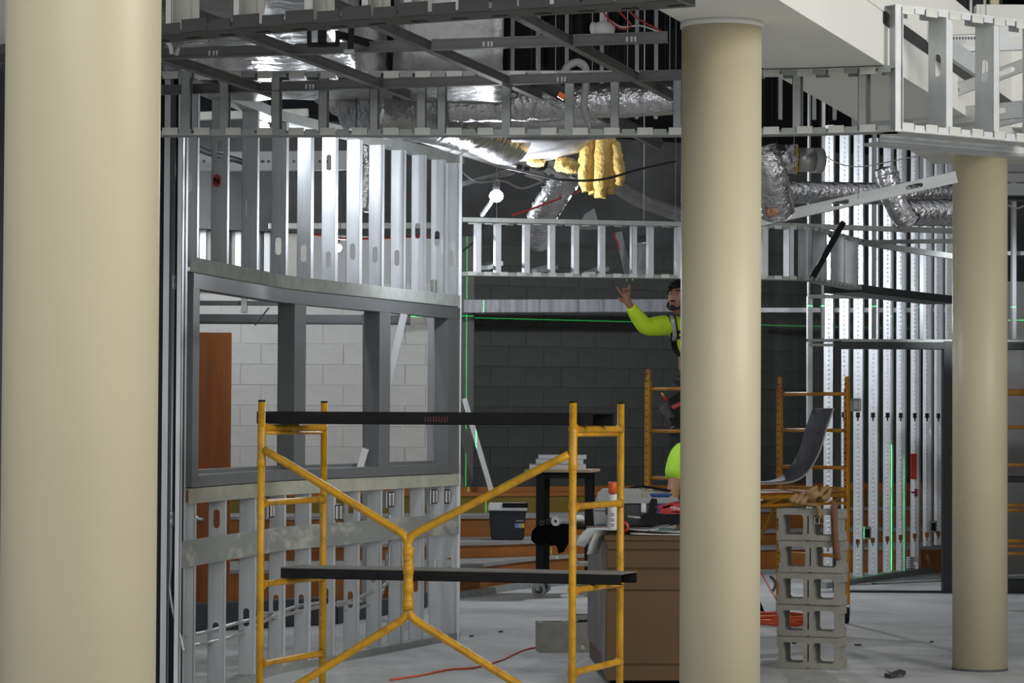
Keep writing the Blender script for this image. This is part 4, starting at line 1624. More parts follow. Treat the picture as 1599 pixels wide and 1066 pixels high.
dt = T('door_2', None, None, (fx(1390), dY, 0), kind='structure')
for a, b, zt in ((1303, 1313.5, 2.21), (1473, 1489, 2.21)):
    bm = B()
    box(bm, fx(a), dY - 0.03, 0.0, fx(b), dY + 0.11, zt, 0.004)
    O('jamb', bm, FRAMED, dt)
bm = B()
box(bm, fx(1303), dY - 0.028, fz(1390, 545), fx(1489), dY + 0.11, fz(1390, 534.5), 0.004)
O('head', bm, FRAMED, dt)
bm = B()
box(bm, fx(1313.5), dY + 0.0, 0.002, fx(1473), dY + 0.08, 0.015)
O('threshold', bm, FRAMED, dt)
for zz in (0.3, 1.1, 1.95):
    bm = B()
    box(bm, fx(1483), dY - 0.036, zz, fx(1487), dY - 0.030, zz + 0.11)
    O('hinge', bm, DGREY, dt)
wt = T('window_3', None, None, (fx(1580), dY, 0), kind='structure')
for nm, z0, z1, x0, x1 in (('head', fz(1590, 546), fz(1590, 534), fx(1490), fx(1680)), ('sill', 0.004, fz(1590, 904), fx(1490), fx(1680)), ('mid_rail', fz(1590, 753), fz(1590, 743), fx(1490), fx(1680))):
    bm = B()
    box(bm, x0, dY - 0.03, z0, x1, dY + 0.11, z1, 0.004)
    O(nm, bm, FRAMED, wt)
bm = B()
box(bm, fx(1664), dY - 0.03, 0.004, fx(1680), dY + 0.11, 2.2)
O('jamb', bm, FRAMED, wt)
# studs framing above / beside the door frame
t = T('door_wall_studs', 'plain steel studs framing around the dark door frame', 'stud wall', (fx(1400), dY, 2.2), kind='thing')
bm = B()
box(bm, fx(1261), dY - 0.02, fz(1390, 534), fx(1640), dY + 0.08, fz(1390, 529.5))
O('header_track', bm, GALVD, t)
for a, b, z0, z1, m_ in ((1261, 1264.5, 0.004, 2.60, GALV), (1264.5, 1269.5, 0.004, 2.60, GALV), (1283, 1288, 2.23, 4.4, GALV), (1363, 1368.5, 2.23, 4.4, GREYP), (1436, 1441.5, 2.23, 4.4, GREYP), (1262, 1265, 2.62, 4.4, GREYP), (1581, 1587, 2.23, 4.4, GREYP), (1614, 1620, 2.23, 4.4, GREYP)):
    bm = B()
    dy = 0.0 if a != 1264.5 else 0.03
    box(bm, fx(a), dY - 0.015 + dy, z0, fx(b), dY + 0.075, z1)
    O('stud', bm, m_, t)
for a, b, y0, y1 in ((1262, 1302, 536.5, 540.5), (1262, 1372, 460, 465.5)):
    bm = B()
    box(bm, fx(a), dY - 0.018, fz(1300, y1), fx(b), dY + 0.07, fz(1300, y0))
    O('cross_track', bm, GALVD, t)
bm = B()
box(bm, XP(1573, dY), dY + 0.2, fz(1590, 396), fx(1640), dY + 0.26, fz(1590, 390))
O('cross_track', bm, GREYP, t)

# horizontal straps on the charcoal wall
bm = B()
p, q = P(722, 478, 26.6), P(1052, 477, 27.6)
beam(bm, p, q, 0.06, 0.128, bev=0.004)
tag(O('wall_channel', bm, mat('water_stained_channel', (0.27, 0.27, 0.29), 0.5, 0.2, 0.1, 3, stain=(0.10, 0.10, 0.11), sscale=2.6, samt=0.8, stretch=(6, 6, 0.5)), loc=p), 'water-stained steel channel across the charcoal wall', 'channel')
bm = B()
beam(bm, P(1186, 484, 28.0), P(1500, 484, 28.6), 0.05, 0.045)
tag(O('wall_strut', bm, GALV, loc=P(1186, 484, 28.0)), 'slim bright strut across the charcoal wall behind the door studs', 'strut')

# things glimpsed right of the rear column
t = T('ceiling_beam', 'grey steel beams stepping back beyond the rear column', 'beam', P(1590, 260, 20), kind='thing')
for y0, y1, Y, m_ in ((248, 268, 19.0, GREYP), (268, 282, 19.2, WHITE), (286, 305, 20.5, GREYP), (306, 312, 20.6, FRAMED)):
    bm = B()
    a, b = P(1560, y0, Y), P(1660, y1, Y)
    box(bm, a.x, a.y, b.z, b.x, a.y + 0.15, a.z)
    O('flange', bm, m_, t)
cable('loose pale wire beyond the rear column', [P(1568, 318, 20), P(1578, 322, 20), P(1590, 325, 20), P(1605, 318, 20)], 0.006, GREYC)

# ================================================================== FRONT SCAFFOLD
FLp, FRp = V((XP(409.5, 13.6), 13.6, 0)), V((XP(895.5, 13.2), 13.2, 0))
BLp, BRp = V((XP(507, 14.24), 14.24, 0)), V((XP(970, 13.84), 13.84, 0))
e1 = (FRp - FLp)
SL = e1.length
e1.normalize()
e2 = ((BLp - FLp) + (BRp - FRp)).normalized()
t = T('utility_scaffold', 'yellow tube scaffold with a folding cross brace and two planks', 'scaffold', (FLp + FRp) / 2)
RL, TOPZ = 0.018, 1.588


def leg(p, hub):
    bm = B()
    tube(bm, [p + up * 0.004, p + up * TOPZ], RL, 14)
    o = O('leg', bm, YEL, t)
    bm = B()
    lathe(bm, [(RL * 0.55, TOPZ - 0.01), (RL * 0.8, TOPZ + 0.003), (RL, TOPZ + 0.002), (RL + 0.001, TOPZ - 0.006)], p, 14)
    O('leg_mouth', bm, BLK, o)
    if hub:
        for zc in (1.36, 0.10):
            bm = B()
            lathe(bm, [(RL + 0.001, zc - 0.1), (RL + 0.004, zc - 0.098), (RL + 0.005, zc - 0.07), (RL + 0.003, zc - 0.065), (RL + 0.003, zc + 0.095), (RL + 0.001, zc + 0.1)], p, 14)
            O('sleeve', bm, YEL, o)


for p, h in ((FLp, 1), (FRp, 1), (BLp, 0), (BRp, 0)):
    leg(p, h)
for a, b in ((FLp, BLp), (FRp, BRp)):
    d = (b - a).normalized()
    for z in (1.455, 1.084, 0.683, 0.292):
        bm = B()
        w = 0.05
        tube(bm, [a + up * z + d * 0.012, a + up * z + d * w, b + up * z - d * w, b + up * z - d * 0.012], 0.0165, 12, radii=[0.030, 0.0165, 0.0165, 0.026])
        if z > 1.4:
            tube(bm, [a + up * (z - 0.026) + d * 0.012, b + up * (z - 0.026) - d * 0.012], 0.010, 10)
        O('rung', bm, YEL, t)
hubx = (FLp + FRp) / 2 - e1 * 0.03
HT, HB = ZP(645, 838, 13.4), ZP(645, 962, 13.4)


def brace(a, za, zh, s):
    bm = B()
    h = hubx + up * zh
    c = a + up * za
    pts = [c, c.lerp(h, 0.08), c.lerp(h, 0.90), h + (c - h).normalized() * 0.03 + V((0, 0, -0.004 * s)), h + up * (-0.035 * s), h + up * (-0.12 * s)]
    pts = [pts[0], pts[1]] + smoothpts(pts[2:], 5)
    off = e2 * (-0.006 if s > 0 else 0.006)
    tube(bm, [q + off for q in pts], 0.0195, 12)
    o = O('brace', bm, YEL, t)
    return o, c, h


b1, c1_, h1_ = brace(FLp + e1 * 0.018, 1.345, HT, 1)
b2, c2_, h2_ = brace(FRp - e1 * 0.018, 1.335, HT, 1)
brace(FLp + e1 * 0.018, 0.085, HB, -1)
brace(FRp - e1 * 0.018, 0.085, HB, -1)
for c_, h_, o_, m_ in ((c1_, h1_, b1, WPLAS), (c2_, h2_, b2, mat('lime_paint', (0.35, 0.55, 0.10), 0.5))):
    bm = B()
    d = axes(c_, h_).to_3x3() @ V((0, 0, 1))
    p, q = c_.lerp(h_, 0.12), c_.lerp(h_, 0.52 if m_ is WPLAS else 0.42)
    beam(bm, p + d * 0.019 - e2 * 0.006, q + d * 0.019 - e2 * 0.006, 0.008, 0.003)
    O('paint_streak', bm, m_, o_)['label'] = 'pale scuffed paint along the brace' if m_ is WPLAS else 'lime paint along the brace'
bm = B()
hz = [HB - 0.02 + (HT - HB + 0.04) * i / 10 for i in range(11)]
prof = []
for i in range(10):
    rr = 0.0275 if i % 2 == 0 else 0.0245
    prof += [(rr, hz[i] + 0.001), (rr, hz[i + 1] - 0.001)]
z0_, z1_ = HB + 0.03, HT - 0.05
prof = []
n_ = 7
for i in range(n_):
    rr = 0.0270 if i % 2 == 0 else 0.0235
    prof += [(rr, z0_ + (z1_ - z0_) * i / n_ + 0.001), (rr, z0_ + (z1_ - z0_) * (i + 1) / n_ - 0.001)]
lathe(bm, prof, hubx, 16)
O('hinge_sleeve', bm, YEL, t)
for a in (FLp, FRp, BLp, BRp):
    bm = B()
    lathe(bm, [(0.045, 0.0), (0.045, 0.006), (0.02, 0.012)], a, 16)
    O('base_plate', bm, YEL, t)


def plank(label, sa, sb, wa, wb, ztop, th):
    a = FLp + e1 * sa
    b = FLp + e1 * sb
    root = T('scaffold_plank', label, 'plank', (a + b) / 2 + up * (ztop - th), 'black scaffold planks')
    pts = [a + e2 * wa, b + e2 * wa, b + e2 * wb, a + e2 * wb]
    bm = B()
    prism(bm, [p + up * (ztop - 0.006) for p in pts], (0, 0, 0.006))
    O('deck', bm, PLTOP if ztop < 1 else BLACK, root)
    for w in (wa, wb):
        bm = B()
        s = 1 if w == wa else -1
        p, q = a + e2 * w, b + e2 * w
        prism(bm, [p + up * (ztop - 0.0065), q + up * (ztop - 0.0065), q + up * (ztop - th), p + up * (ztop - th)], e2 * (0.004 * s))
        prism(bm, [p + up * (ztop - th), q + up * (ztop - th), q + e2 * (0.035 * s) + up * (ztop - th), p + e2 * (0.035 * s) + up * (ztop - th)], (0, 0, 0.004))
        O('side_rail', bm, BLACK, root)
    return root


pk = plank('black scaffold plank laid across the top rungs', -0.075, SL + 0.06, 0.10, 0.40, 1.535, 0.062)
plank('lower black scaffold plank with a grey deck at knee height', -0.01, SL + 0.155, 0.24, 0.47, 0.757, 0.056)
bm = B()
a = FLp + e1 * 0.80 + e2 * 0.098
random.seed(5)
for i in range(9):
    x = i * 0.014
    z = 1.50 + random.uniform(-0.002, 0.002)
    beam(bm, a + e1 * x + up * (z - 0.012), a + e1 * x + up * (z + 0.012), 0.003, 0.002, (0, 1, 0))
    if i % 2:
        beam(bm, a + e1 * x + up * (z - 0.011), a + e1 * (x + 0.009) + up * (z - 0.011), 0.002, 0.003, (0, 0, 1))
o = O('print', bm, RUSTY, pk)
o['kind'] = 'stuff'
o['label'] = 'faded red stencil marks'

# ================================================================== REAR BAKER SCAFFOLD
AF, BF = V((XP(1012.5, 19.7), 19.7, 0)), V((XP(1218, 20.9), 20.9, 0))
BB = V((XP(1323, 20.5), 20.5, 0))
AB = AF + (BB - BF)
ld = (BF - AF).normalized()
wd_ = (BB - BF).normalized()
t = T('baker_scaffold', 'orange-yellow rolling scaffold carrying the reaching worker', 'scaffold', (AF + BB) / 2)


def baker_end(f, b, z_top, root, rungs):
    d = (b - f).normalized()
    for p in (f, b):
        bm = B()
        mx = place(V((p.x, p.y, (z_top - 0.085 + 0.14) / 2)), d)
        obox(bm, mx, 0.038, 0.038, z_top - 0.085 - 0.14, 0.004)
        o = O('post', bm, YEL2, root)
        bm = B()
        obox(bm, place(V((p.x, p.y, z_top - 0.04)), d), 0.027, 0.027, 0.09, 0.003)
        O('pin', bm, YEL2, o)
        bm = B()
        z = 0.3
        while z < z_top - 0.02:
            nrm = V((d.y, -d.x, 0))
            tube(bm, [V((p.x, p.y, z)) + nrm * 0.017, V((p.x, p.y, z)) + nrm * 0.0200], 0.006, 6)
            z += 0.051
        O('pin_holes', bm, BLK, o)['kind'] = 'stuff'
        bm = B()
        c = V((p.x, p.y, 0.062))
        lathe(bm, [(0.03, -0.016), (0.06, -0.014), (0.062, 0), (0.06, 0.014), (0.03, 0.016)], c, 18, 'X')
        w_ = O('caster', bm, BLK, root)
        bm = B()
        for s in (-1, 1):
            box(bm, c.x + s * 0.022 - 0.002, c.y - 0.02, 0.06, c.x + s * 0.022 + 0.002, c.y + 0.02, 0.145)
        box(bm, c.x - 0.024, c.y - 0.022, 0.138, c.x + 0.024, c.y + 0.022, 0.146)
        O('fork', bm, GALVD, w_)
    for z in rungs:
        bm = B()
        tube(bm, [V((f.x, f.y, z)) + d * 0.018, V((b.x, b.y, z)) - d * 0.018], 0.0145, 10)
        O('rung', bm, YEL2, root)


baker_end(AF, AB, 1.862, t, (1.725, 1.425, 1.09, 0.5))
baker_end(BF, BB, 1.83, t, (1.705, 1.432, 1.155, 0.5))
for p, q in ((AF, BF), (AB, BB)):
    bm = B()
    for z in (0.955, 0.895):
        beam(bm, V((p.x, p.y, z)), V((q.x, q.y, z)), 0.03, 0.028 if z > 0.92 else 0.02)
    k = 6
    for i in range(k):
        a = p.lerp(q, (i + 0.1) / k)
        b = p.lerp(q, (i + 0.9) / k)
        beam(bm, V((a.x, a.y, 0.90)), V((b.x, b.y, 0.945)), 0.012, 0.012)
    O('side_truss', bm, YEL2, t)
for p, q in ((BF, BB),):
    bm = B()
    beam(bm, V((p.x, p.y, 0.985)), V((q.x, q.y, 0.985)), 0.03, 0.05)
    O('end_rail', bm, YEL2, t)
    bm = B()
    beam(bm, p + up * 0.93, (p + ld * -0.25) + up * 0.62, 0.02, 0.02)
    O('knee_brace', bm, YEL2, t)
ins = 0.03
bm = B()
pa, pb, pc, pd = AF + ld * 0.03, BF - ld * 0.03, BB - ld * 0.03, AB + ld * 0.03
prism(bm, [V((p.x, p.y, 0.972)) for p in (pa, pb, pc, pd)], (0, 0, 0.014))
O('deck', bm, ORNG, t)
# third scaffold, mostly beyond the picture edge
CF = V((XP(1632, 22.2), 22.2, 0))
CB = V((XP(1700, 22.0), 22.0, 0))
t3 = T('baker_scaffold', 'yellow scaffold end showing only its rails beyond the rear column', 'scaffold', CF)
CA = CF + V((-0.60, 0.10, 0))
baker_end(CA, CF, 1.9, t3, (1.155, 0.83, 0.79))
for z, r_ in ((1.735, 0.022), (1.75, 0.02), (1.46, 0.015), (0.54, 0.016), (0.50, 0.012), (0.44, 0.014)):
    bm = B()
    tube(bm, [V((CA.x, CA.y + .06, z)), V((CF.x, CF.y + .06, z))], r_, 8)
    O('rail', bm, YEL2, t3)

# ================================================================== TOOL CHEST
Y0 = 15.5
nx, ny = XP(948, Y0), Y0
cw, cdep = 0.80, 1.42
d2 = V((-0.045, 1, 0)).normalized()
d1 = V((d2.y, -d2.x, 0))
zc0, zc1 = 0.045, ZP(1000, 836, Y0)
t = T('tool_chest', 'tall brown steel tool chest on casters heaped with tools and papers', 'tool chest', (nx + 0.3, ny + 0.6, 0))


def chest_pt(a, b, z):
    q = V((nx, ny, 0)) + d1 * a + d2 * b
    return V((q.x, q.y, z))


def cbox(a0, b0, z0, a1, b1, z1, bm, bev=0.0):
    c = (chest_pt(a0, b0, z0) + chest_pt(a1, b1, z1)) / 2
    obox(bm, place(c, d1), a1 - a0, b1 - b0, z1 - z0, bev)


bm = B()
cbox(0.012, 0.012, zc0, cw, cdep, zc1 - 0.03, bm, 0.004)
O('body', bm, BROWN, t)
seams = [zc1, ZP(1000, 859, Y0), ZP(1000, 888, Y0), ZP(1000, 922, Y0), ZP(1000, 1038, Y0), zc0 - 0.01]
for i in range(5):
    bm = B()
    cbox(0.004, 0.0, seams[i + 1] + 0.005, cw + 0.004, 0.014, seams[i] - (0.005 if i else 0.012), bm, 0.002)
    O('front_panel', bm, BROWN, t)
bm = B()
prism(bm, [chest_pt(0, 0.02, zc0), chest_pt(0, 0.02, zc1 - 0.035), chest_pt(0, cdep, zc1 - 0.035), chest_pt(0, cdep, zc0 + 0.12), chest_pt(0, 0.35, zc0 + 0.12)], d1 * 0.014)
O('side_panel', bm, BROWNS, t)['label'] = 'scuffed grey side panel'
bm = B()
cbox(-0.01, -0.012, zc1 - 0.03, cw + 0.01, cdep, zc1, bm, 0.004)
O('lid', bm, BROWN, t)
for a, b in ((0.06, 0.2), (0.74, 0.2), (0.06, 1.25), (0.74, 1.25)):
    c = chest_pt(a, b, 0.058)
    bm = B()
    lathe(bm, [(0.02, -0.02), (0.055, -0.018), (0.058, 0), (0.055, 0.018), (0.02, 0.02)], c, 18, 'X')
    w_ = O('caster', bm, BLK, t)
    bm = B()
    for s in (-1, 1):
        box(bm, c.x + s * 0.026 - 0.003, c.y - 0.03, 0.05, c.x + s * 0.026 + 0.003, c.y + 0.03, 0.105)
    O('fork', bm, DGREY, w_)
TZ = zc1

# things on the chest
rnd2 = random.Random(11)


def sheet(label, a, b, w, l, ang, z, curl=0.0, droop=0.0):
    bm = B()
    k = 8
    c = chest_pt(a, b, z)
    rx = V((math.cos(ang), math.sin(ang), 0))
    ry = V((-rx.y, rx.x, 0))
    pts = []
    for i in range(k + 1):
        s = i / k - 0.5
        zz = curl * (s * 2) ** 2 - droop * max(0, -(s + 0.10)) ** 1.5
        pts.append(c + rx * (s * w) - ry * l / 2 + up * zz)
    ribbon(bm, pts, ry * l, 0.0016)
    return tag(O('paper_sheet', bm, PAPER, loc=c), label, 'paper', 'papers on the tool chest')


sheet('white drawing sheet drooping over the chest corner', -0.03, 0.30, 0.20, 0.26, 0.2, TZ + 0.024, 0.004, 0.40)
sheet('white sheet fanned over the chest corner with its tip hanging down', 0.0, 0.06, 0.17, 0.12, -0.6, TZ + 0.030, 0.0, 0.55)
sheet('white sheet lying flat at the front edge of the chest', 0.38, 0.16, 0.46, 0.32, -0.02, TZ + 0.003, 0.004)
sheet('white sheet slid under the red power tool', 0.46, 0.26, 0.42, 0.30, 0.12, TZ + 0.012, 0.010)
sheet('white sheet with a lifted edge behind the spray can', 0.22, 0.30, 0.34, 0.26, 0.2, TZ + 0.020, 0.03)


def onchest(px, py_bottom, b):
    """point at depth offset b on the chest for the pixel column"""
    Y = Y0 + b
    return XP(px, Y), Y


# spray can: white can with orange cap
x, y = onchest(958, 0, 0.10)
c = V((x, y, TZ + 0.030))
zt_ = ZP(958, 752, y)
zl_ = ZP(958, 770, y)
t = T('marking_spray_can', 'tall white spray can with an orange cap standing on the chest', 'spray can', c)
bm = B()
lathe(bm, [(0.027, 0), (0.0285, 0.004), (0.0285, zl_ - c.z - 0.012), (0.024, zl_ - c.z)], c, 24)
O('can', bm, WPLAS, t)
bm = B()
lathe(bm, [(0.026, zl_ - c.z - 0.004), (0.026, zt_ - c.z - 0.004), (0.022, zt_ - c.z)], c, 24)
O('cap', bm, ORCAP, t)
bm = B()
for i in range(6):
    a0 = -2.1 + i * 0.02
    for j, zz in enumerate((0.02, 0.05, 0.08, 0.14, 0.2)):
        a = -PI / 2 - 0.35 + (i % 3) * 0.25
        q = c + V((0.0288 * math.cos(a), 0.0288 * math.sin(a), zz + 0.01 * (i // 3)))
        box(bm, q.x - 0.004, q.y - 0.001, q.z - 0.002, q.x + 0.004, q.y + 0.001, q.z + 0.002)
O('print', bm, INK, t)['kind'] = 'stuff'
bm = B()
a = chest_pt(0.02, 0.5, TZ + 0.001)
# grey tool case
x, y = onchest(955, 0, 0.55)
t = T('tool_case', 'pale grey hard tool case at the chest corner behind the spray can', 'tool case', (x, y, TZ + 0.034))
zt_ = ZP(940, 764, y)
zm = ZP(940, 798, y)
xl, xr_ = XP(931, y), XP(1002, y)
bm = B()
prism(bm, [V((xl, y, TZ + 0.034)), V((xr_, y, TZ + 0.034)), V((xr_, y, zm)), V((xl - 0.006, y, zm))], (0, 0.3, 0))
O('base', bm, CASE, t)
bm = B()
prism(bm, [V((xl - 0.006, y, zm + 0.004)), V((xr_, y, zm + 0.004)), V((xr_, y, zt_)), V((xl + 0.05, y, zt_)), V((xl + 0.02, y, zt_ - 0.03))], (0, 0.3, 0))
O('lid', bm, CASE, t)
bm = B()
box(bm, xl + 0.004, y - 0.004, TZ + 0.036, xl + 0.06, y, TZ + 0.044)
O('blue_strip', bm, BLUE, t)
for dx in (0.06, 0.2):
    bm = B()
    box(bm, xl + dx, y - 0.008, zm - 0.02, xl + dx + 0.03, y, zm + 0.02, 0.003)
    O('latch', bm, DGREY, t)
# translucent bottle / pale caulk gun lying at the back
x, y = onchest(1000, 0, 0.95)
c = V((XP(975, y), y, ZP(990, 775, y)))
t = T('tool_bag', 'pale folded tarp bundle with a black carry strap at the chest back', 'tarp', (c.x + 0.1, y, TZ + 0.001))
bm = B()
zb = TZ + 0.002
xs = [(972, 774), (982, 764), (1000, 761), (1015, 765), (1028, 763), (1046, 768), (1052, 776)]
top = [V((XP(a, y), y, ZP(a, b, y))) for a, b in xs]
prism(bm, [V((top[0].x - 0.01, y, zb))] + top + [V((top[-1].x + 0.02, y, zb))], (0, 0.2, 0))
O('bundle', bm, mat('pale_canvas', (0.44, 0.43, 0.36), 0.85, 0, 0.12, 20, 0.3, 40), t)
bm = B()
tube(bm, smoothpts([V((XP(978, y), y - .02, ZP(978, 764, y))), V((XP(1000, y), y - .02, ZP(1000, 759, y))), V((XP(1030, y), y - .02, ZP(1030, 763, y))), V((XP(1048, y), y - .02, ZP(1048, 766, y)))], 4), 0.008, 6)
O('carry_strap', bm, BLK, t)
bm = B()
c = V((XP(978, y), y - 0.03, ZP(978, 768, y)))
ball(bm, c, 0.012, 0.012, 0.014, 10, 8)
O('red_knob', bm, REDT, t)
# blue level
x, y = onchest(1040, 0, 0.8)
bm = B()
box(bm, XP(1016, y), y - 0.06, ZP(1030, 774, y), XP(1049, y), y, ZP(1030, 770, y), 0.003)
box(bm, XP(1018, y), y - 0.05, TZ + 0.002, XP(1046, y), y - 0.01, ZP(1030, 774, y), 0.003)
tag(O('parts_box', bm, BLUE, loc=(XP(1032, y), y, TZ)), 'low blue lidded parts box behind the red power tool', 'box')
# charcoal case
x, y = onchest(1000, 0, 0.45)
t = T('tool_case', 'dark grey open tool case leaning behind the red power tool', 'tool case', (XP(990, y), y, TZ + 0.03))
bm = B()
box(bm, XP(975, y), y, TZ + 0.03, XP(1022, y), y + 0.08, ZP(1000, 786, y), 0.008)
O('body', bm, DGREY, t)
bm = B()
box(bm, XP(973, y), y - 0.012, ZP(1000, 786, y), XP(1060, y), y + 0.1, ZP(1000, 777, y), 0.004)
O('lid', bm, CASE, t)
bm = B()
box(bm, XP(1002, y), y - 0.01, ZP(1002, 800, y), XP(1010, y), y, ZP(1002, 782, y), 0.002)
O('clip', bm, WPLAS, t)
# red power tool with black grip and battery
x, y = onchest(1040, 0, 0.20)
t = T('power_tool', 'red and black cordless power tool lying on the chest', 'power tool', (XP(1035, y), y, TZ + 0.02))
bm = B()
pr = [(1028, 794), (1046, 787), (1062, 782), (1085, 780), (1090, 800), (1060, 802), (1038, 803), (1029, 800)]
prism(bm, [P(a, b, y) for a, b in pr], (0, 0.075, 0))
bmesh.ops.bevel(bm, geom=[e for e in bm.edges if abs((e.verts[0].co - e.verts[1].co).y) < 1e-6 and e.is_manifold], offset=0.006, segments=2, affect='EDGES')
O('housing', bm, REDT, t)
bm = B()
pr = [(998, 806), (1010, 801), (1024, 802), (1040, 804), (1062, 803), (1090, 803), (1090, 819), (1040, 819), (1016, 820), (1000, 815)]
prism(bm, [P(a, b, y) for a, b in pr], (0, 0.085, 0))
O('battery_base', bm, BLK, t)
bm = B()
pr = [(1013, 801), (1014, 786), (1018, 778), (1026, 779), (1027, 790), (1024, 801)]
prism(bm, [P(a, b, y) for a, b in pr], (0, 0.06, 0))
O('grip', bm, BLK, t)
bm = B()
tube(bm, [P(980, 806, y), P(1000, 808, y)], 0.006, 8)
O('bit', bm, GALVD, t)
lc = P(1046, 796, y - 0.002)
try:
    fc_ = bpy.data.curves.new('lettering', 'FONT')
    fc_.body = 'Milwaukee'
    fc_.size = 0.030
    fc_.shear = 0.25
    fc_.extrude = 0.0006
    tmp = bpy.data.objects.new('lettering', fc_)
    COL.objects.link(tmp)
    dg = bpy.context.evaluated_depsgraph_get()
    me = bpy.data.meshes.new_from_object(tmp.evaluated_get(dg))
    bpy.data.objects.remove(tmp)
    me.materials.clear()
    me.materials.append(WPLAS)
    lo = C('lettering', me, M.Translation(lc) @ M.Rotation(PI / 2, 4, 'X'), t)
except Exception:
    pass
# red tape measure half hidden
x, y = onchest(975, 0, 0.13)
c = V((XP(975, y), y, TZ + 0.035))
t = T('tape_measure', 'round red and black tape measure beside the spray can', 'tape measure', c)
bm = B()
lathe(bm, [(0.02, -0.018), (0.033, -0.016), (0.033, 0.016), (0.02, 0.018)], c + up * 0.01, 20, 'Y')
O('case', bm, REDT, t)
bm = B()
lathe(bm, [(0.004, -0.021), (0.016, -0.020), (0.016, -0.017)], c + up * 0.01, 16, 'Y')
O('hub', bm, BLK, t)
# small green box on papers
x, y = onchest(1042, 0, 0.06)
bm = B()
box(bm, XP(1031, y), y, TZ + 0.024, XP(1052, y), y + 0.05, TZ + 0.040, 0.002)
tag(O('blade_box', bm, mat('dull_green_card', (0.07, 0.13, 0.11), 0.6), loc=(XP(1041, y), y, TZ + 0.024)), 'small green blade box lying on the papers', 'box')

# ================================================================== ROLLING TABLE
Yt = 23.4
zt_ = ZP(880, 733, Yt)
tx0, tx1 = XP(820, Yt), XP(941, Yt)
t = T('rolling_table', 'black steel rolling table with a plywood top by the bleacher steps', 'table', ((tx0 + tx1) / 2, Yt, 0))
bm = B()
prism(bm, [V((tx0, Yt - 0.05, zt_ - 0.022)), V((tx1 - 0.1, Yt - 0.1, zt_ - 0.022)), V((tx1, Yt + 0.55, zt_ - 0.022)), V((tx0 + 0.12, Yt + 0.6, zt_ - 0.022))], (0, 0, 0.022))
O('tabletop', bm, PLY, t)
tl = [(XP(845, Yt), Yt + 0.04), (XP(921, Yt + .06), Yt + 0.10), (XP(853, Yt + .55), Yt + 0.52), (XP(923, Yt + .5), Yt + 0.5)]
for x, y in tl:
    bm = B()
    box(bm, x - 0.036, y - 0.03, 0.13, x + 0.036, y + 0.03, zt_ - 0.024, 0.004)
    O('leg', bm, BLK, t)
    c = V((x - 0.01, y - 0.04, 0.06))
    bm = B()
    lathe(bm, [(0.02, -0.018), (0.036, -0.018), (0.058, -0.014), (0.060, 0), (0.058, 0.014), (0.036, 0.018), (0.02, 0.018)], c, 20, 'Y')
    w_ = O('caster', bm, CASE, t)
    bm = B()
    lathe(bm, [(0.036, -0.020), (0.036, 0.020)], c, 16, 'Y')
    O('hub', bm, DGREY, w_)
    for s in (-1, 1):
        bm = B()
        beam(bm, V((c.x - 0.01, c.y + s * 0.024, 0.055)), V((c.x - 0.02, c.y + s * 0.024, 0.135)), 0.034, 0.004, (0, 1, 0))
        O('fork', bm, GREYC, w_)
bm = B()
box(bm, tl[0][0], Yt + 0.03, zt_ - 0.075, tl[1][0], Yt + 0.07, zt_ - 0.024)
O('apron', bm, BLK, t)
bm = B()
box(bm, tl[0][0], Yt + 0.5, zt_ - 0.075, tl[1][0], Yt + 0.54, zt_ - 0.024)
O('apron', bm, BLK, t)
zs = 0.60
bm = B()
box(bm, tl[0][0] - 0.02, Yt + 0.03, zs - 0.03, tl[1][0] + 0.02, Yt + 0.54, zs)
O('lower_shelf', bm, BLK, t)
bm = B()
box(bm, tl[0][0], Yt + 0.02, 0.17, tl[1][0], Yt + 0.06, 0.21)
O('stretcher', bm, BLK, t)
# metal channels on the table
for i, (xa, xb, ya, dz, w, lab) in enumerate(((828, 916, 0.02, 0.0, 0.20, 'widest pale steel channel at the bottom of the table stack'),
                                         (838, 912, 0.05, 0.046, 0.16, 'middle bright steel channel on the table stack'),
                                         (842, 917, 0.10, 0.088, 0.12, 'top grey steel channel on the table stack'))):
    z = zt_ + 0.001 + dz
    bm = B()
    x0, x1 = XP(xa, Yt), XP(xb, Yt)
    y0 = Yt + ya
    h = 0.044 if i < 2 else 0.036
    for y in (y0, y0 + w):
        box(bm, x0, y, z, x1, y + 0.003, z + h)
    box(bm, x0, y0, z + h - 0.003, x1, y0 + w, z + h)
    tag(O('steel_channel', bm, [WPLAS, MATS['bright_galvanized'], GALV][i], loc=(x0, y0, z)), lab, 'channel', 'steel channels on the rolling table')
# rolls on the lower shelf, cloth
for lab, px, py, Y, r, m_, ln in (('white plastic roll poking out of the rolling table shelf', 867, 813.5, Yt - 0.10, 0.040, WPLAS, 0.5),
                               ('outer black tube on the rolling table shelf', 846, 817, Yt - 0.02, 0.024, DGREY, 0.45),
                               ('inner black tube beside the white roll', 856, 815, Yt + 0.0, 0.022, DGREY, 0.45)):
    c = P(px, py, Y)
    c.z = max(c.z, zs + r + 0.002)
    d = V((0.45, 0.9, 0)).normalized() if r > 0.03 else V((0.15, 1, 0)).normalized()
    bm = B()
    u = d.orthogonal().normalized()
    w = d.cross(u)
    ring = lambda rr, s: [c + d * s + (u * math.cos(2 * PI * j / 20) + w * math.sin(2 * PI * j / 20)) * rr for j in range(20)]
    prism(bm, ring(r, 0), d * ln, holes=[ring(r * 0.36, 0)])
    o = O('roll', bm, m_, loc=c, smooth=False)
    tag(o, lab, 'roll', 'rolls on the table shelf')
    bm = B()
    tube(bm, [c + d * 0.03, c + d * (ln - 0.03)], r * 0.345, 12)
    O('core', bm, BLK, o)
bm = B()
y = Yt - 0.07
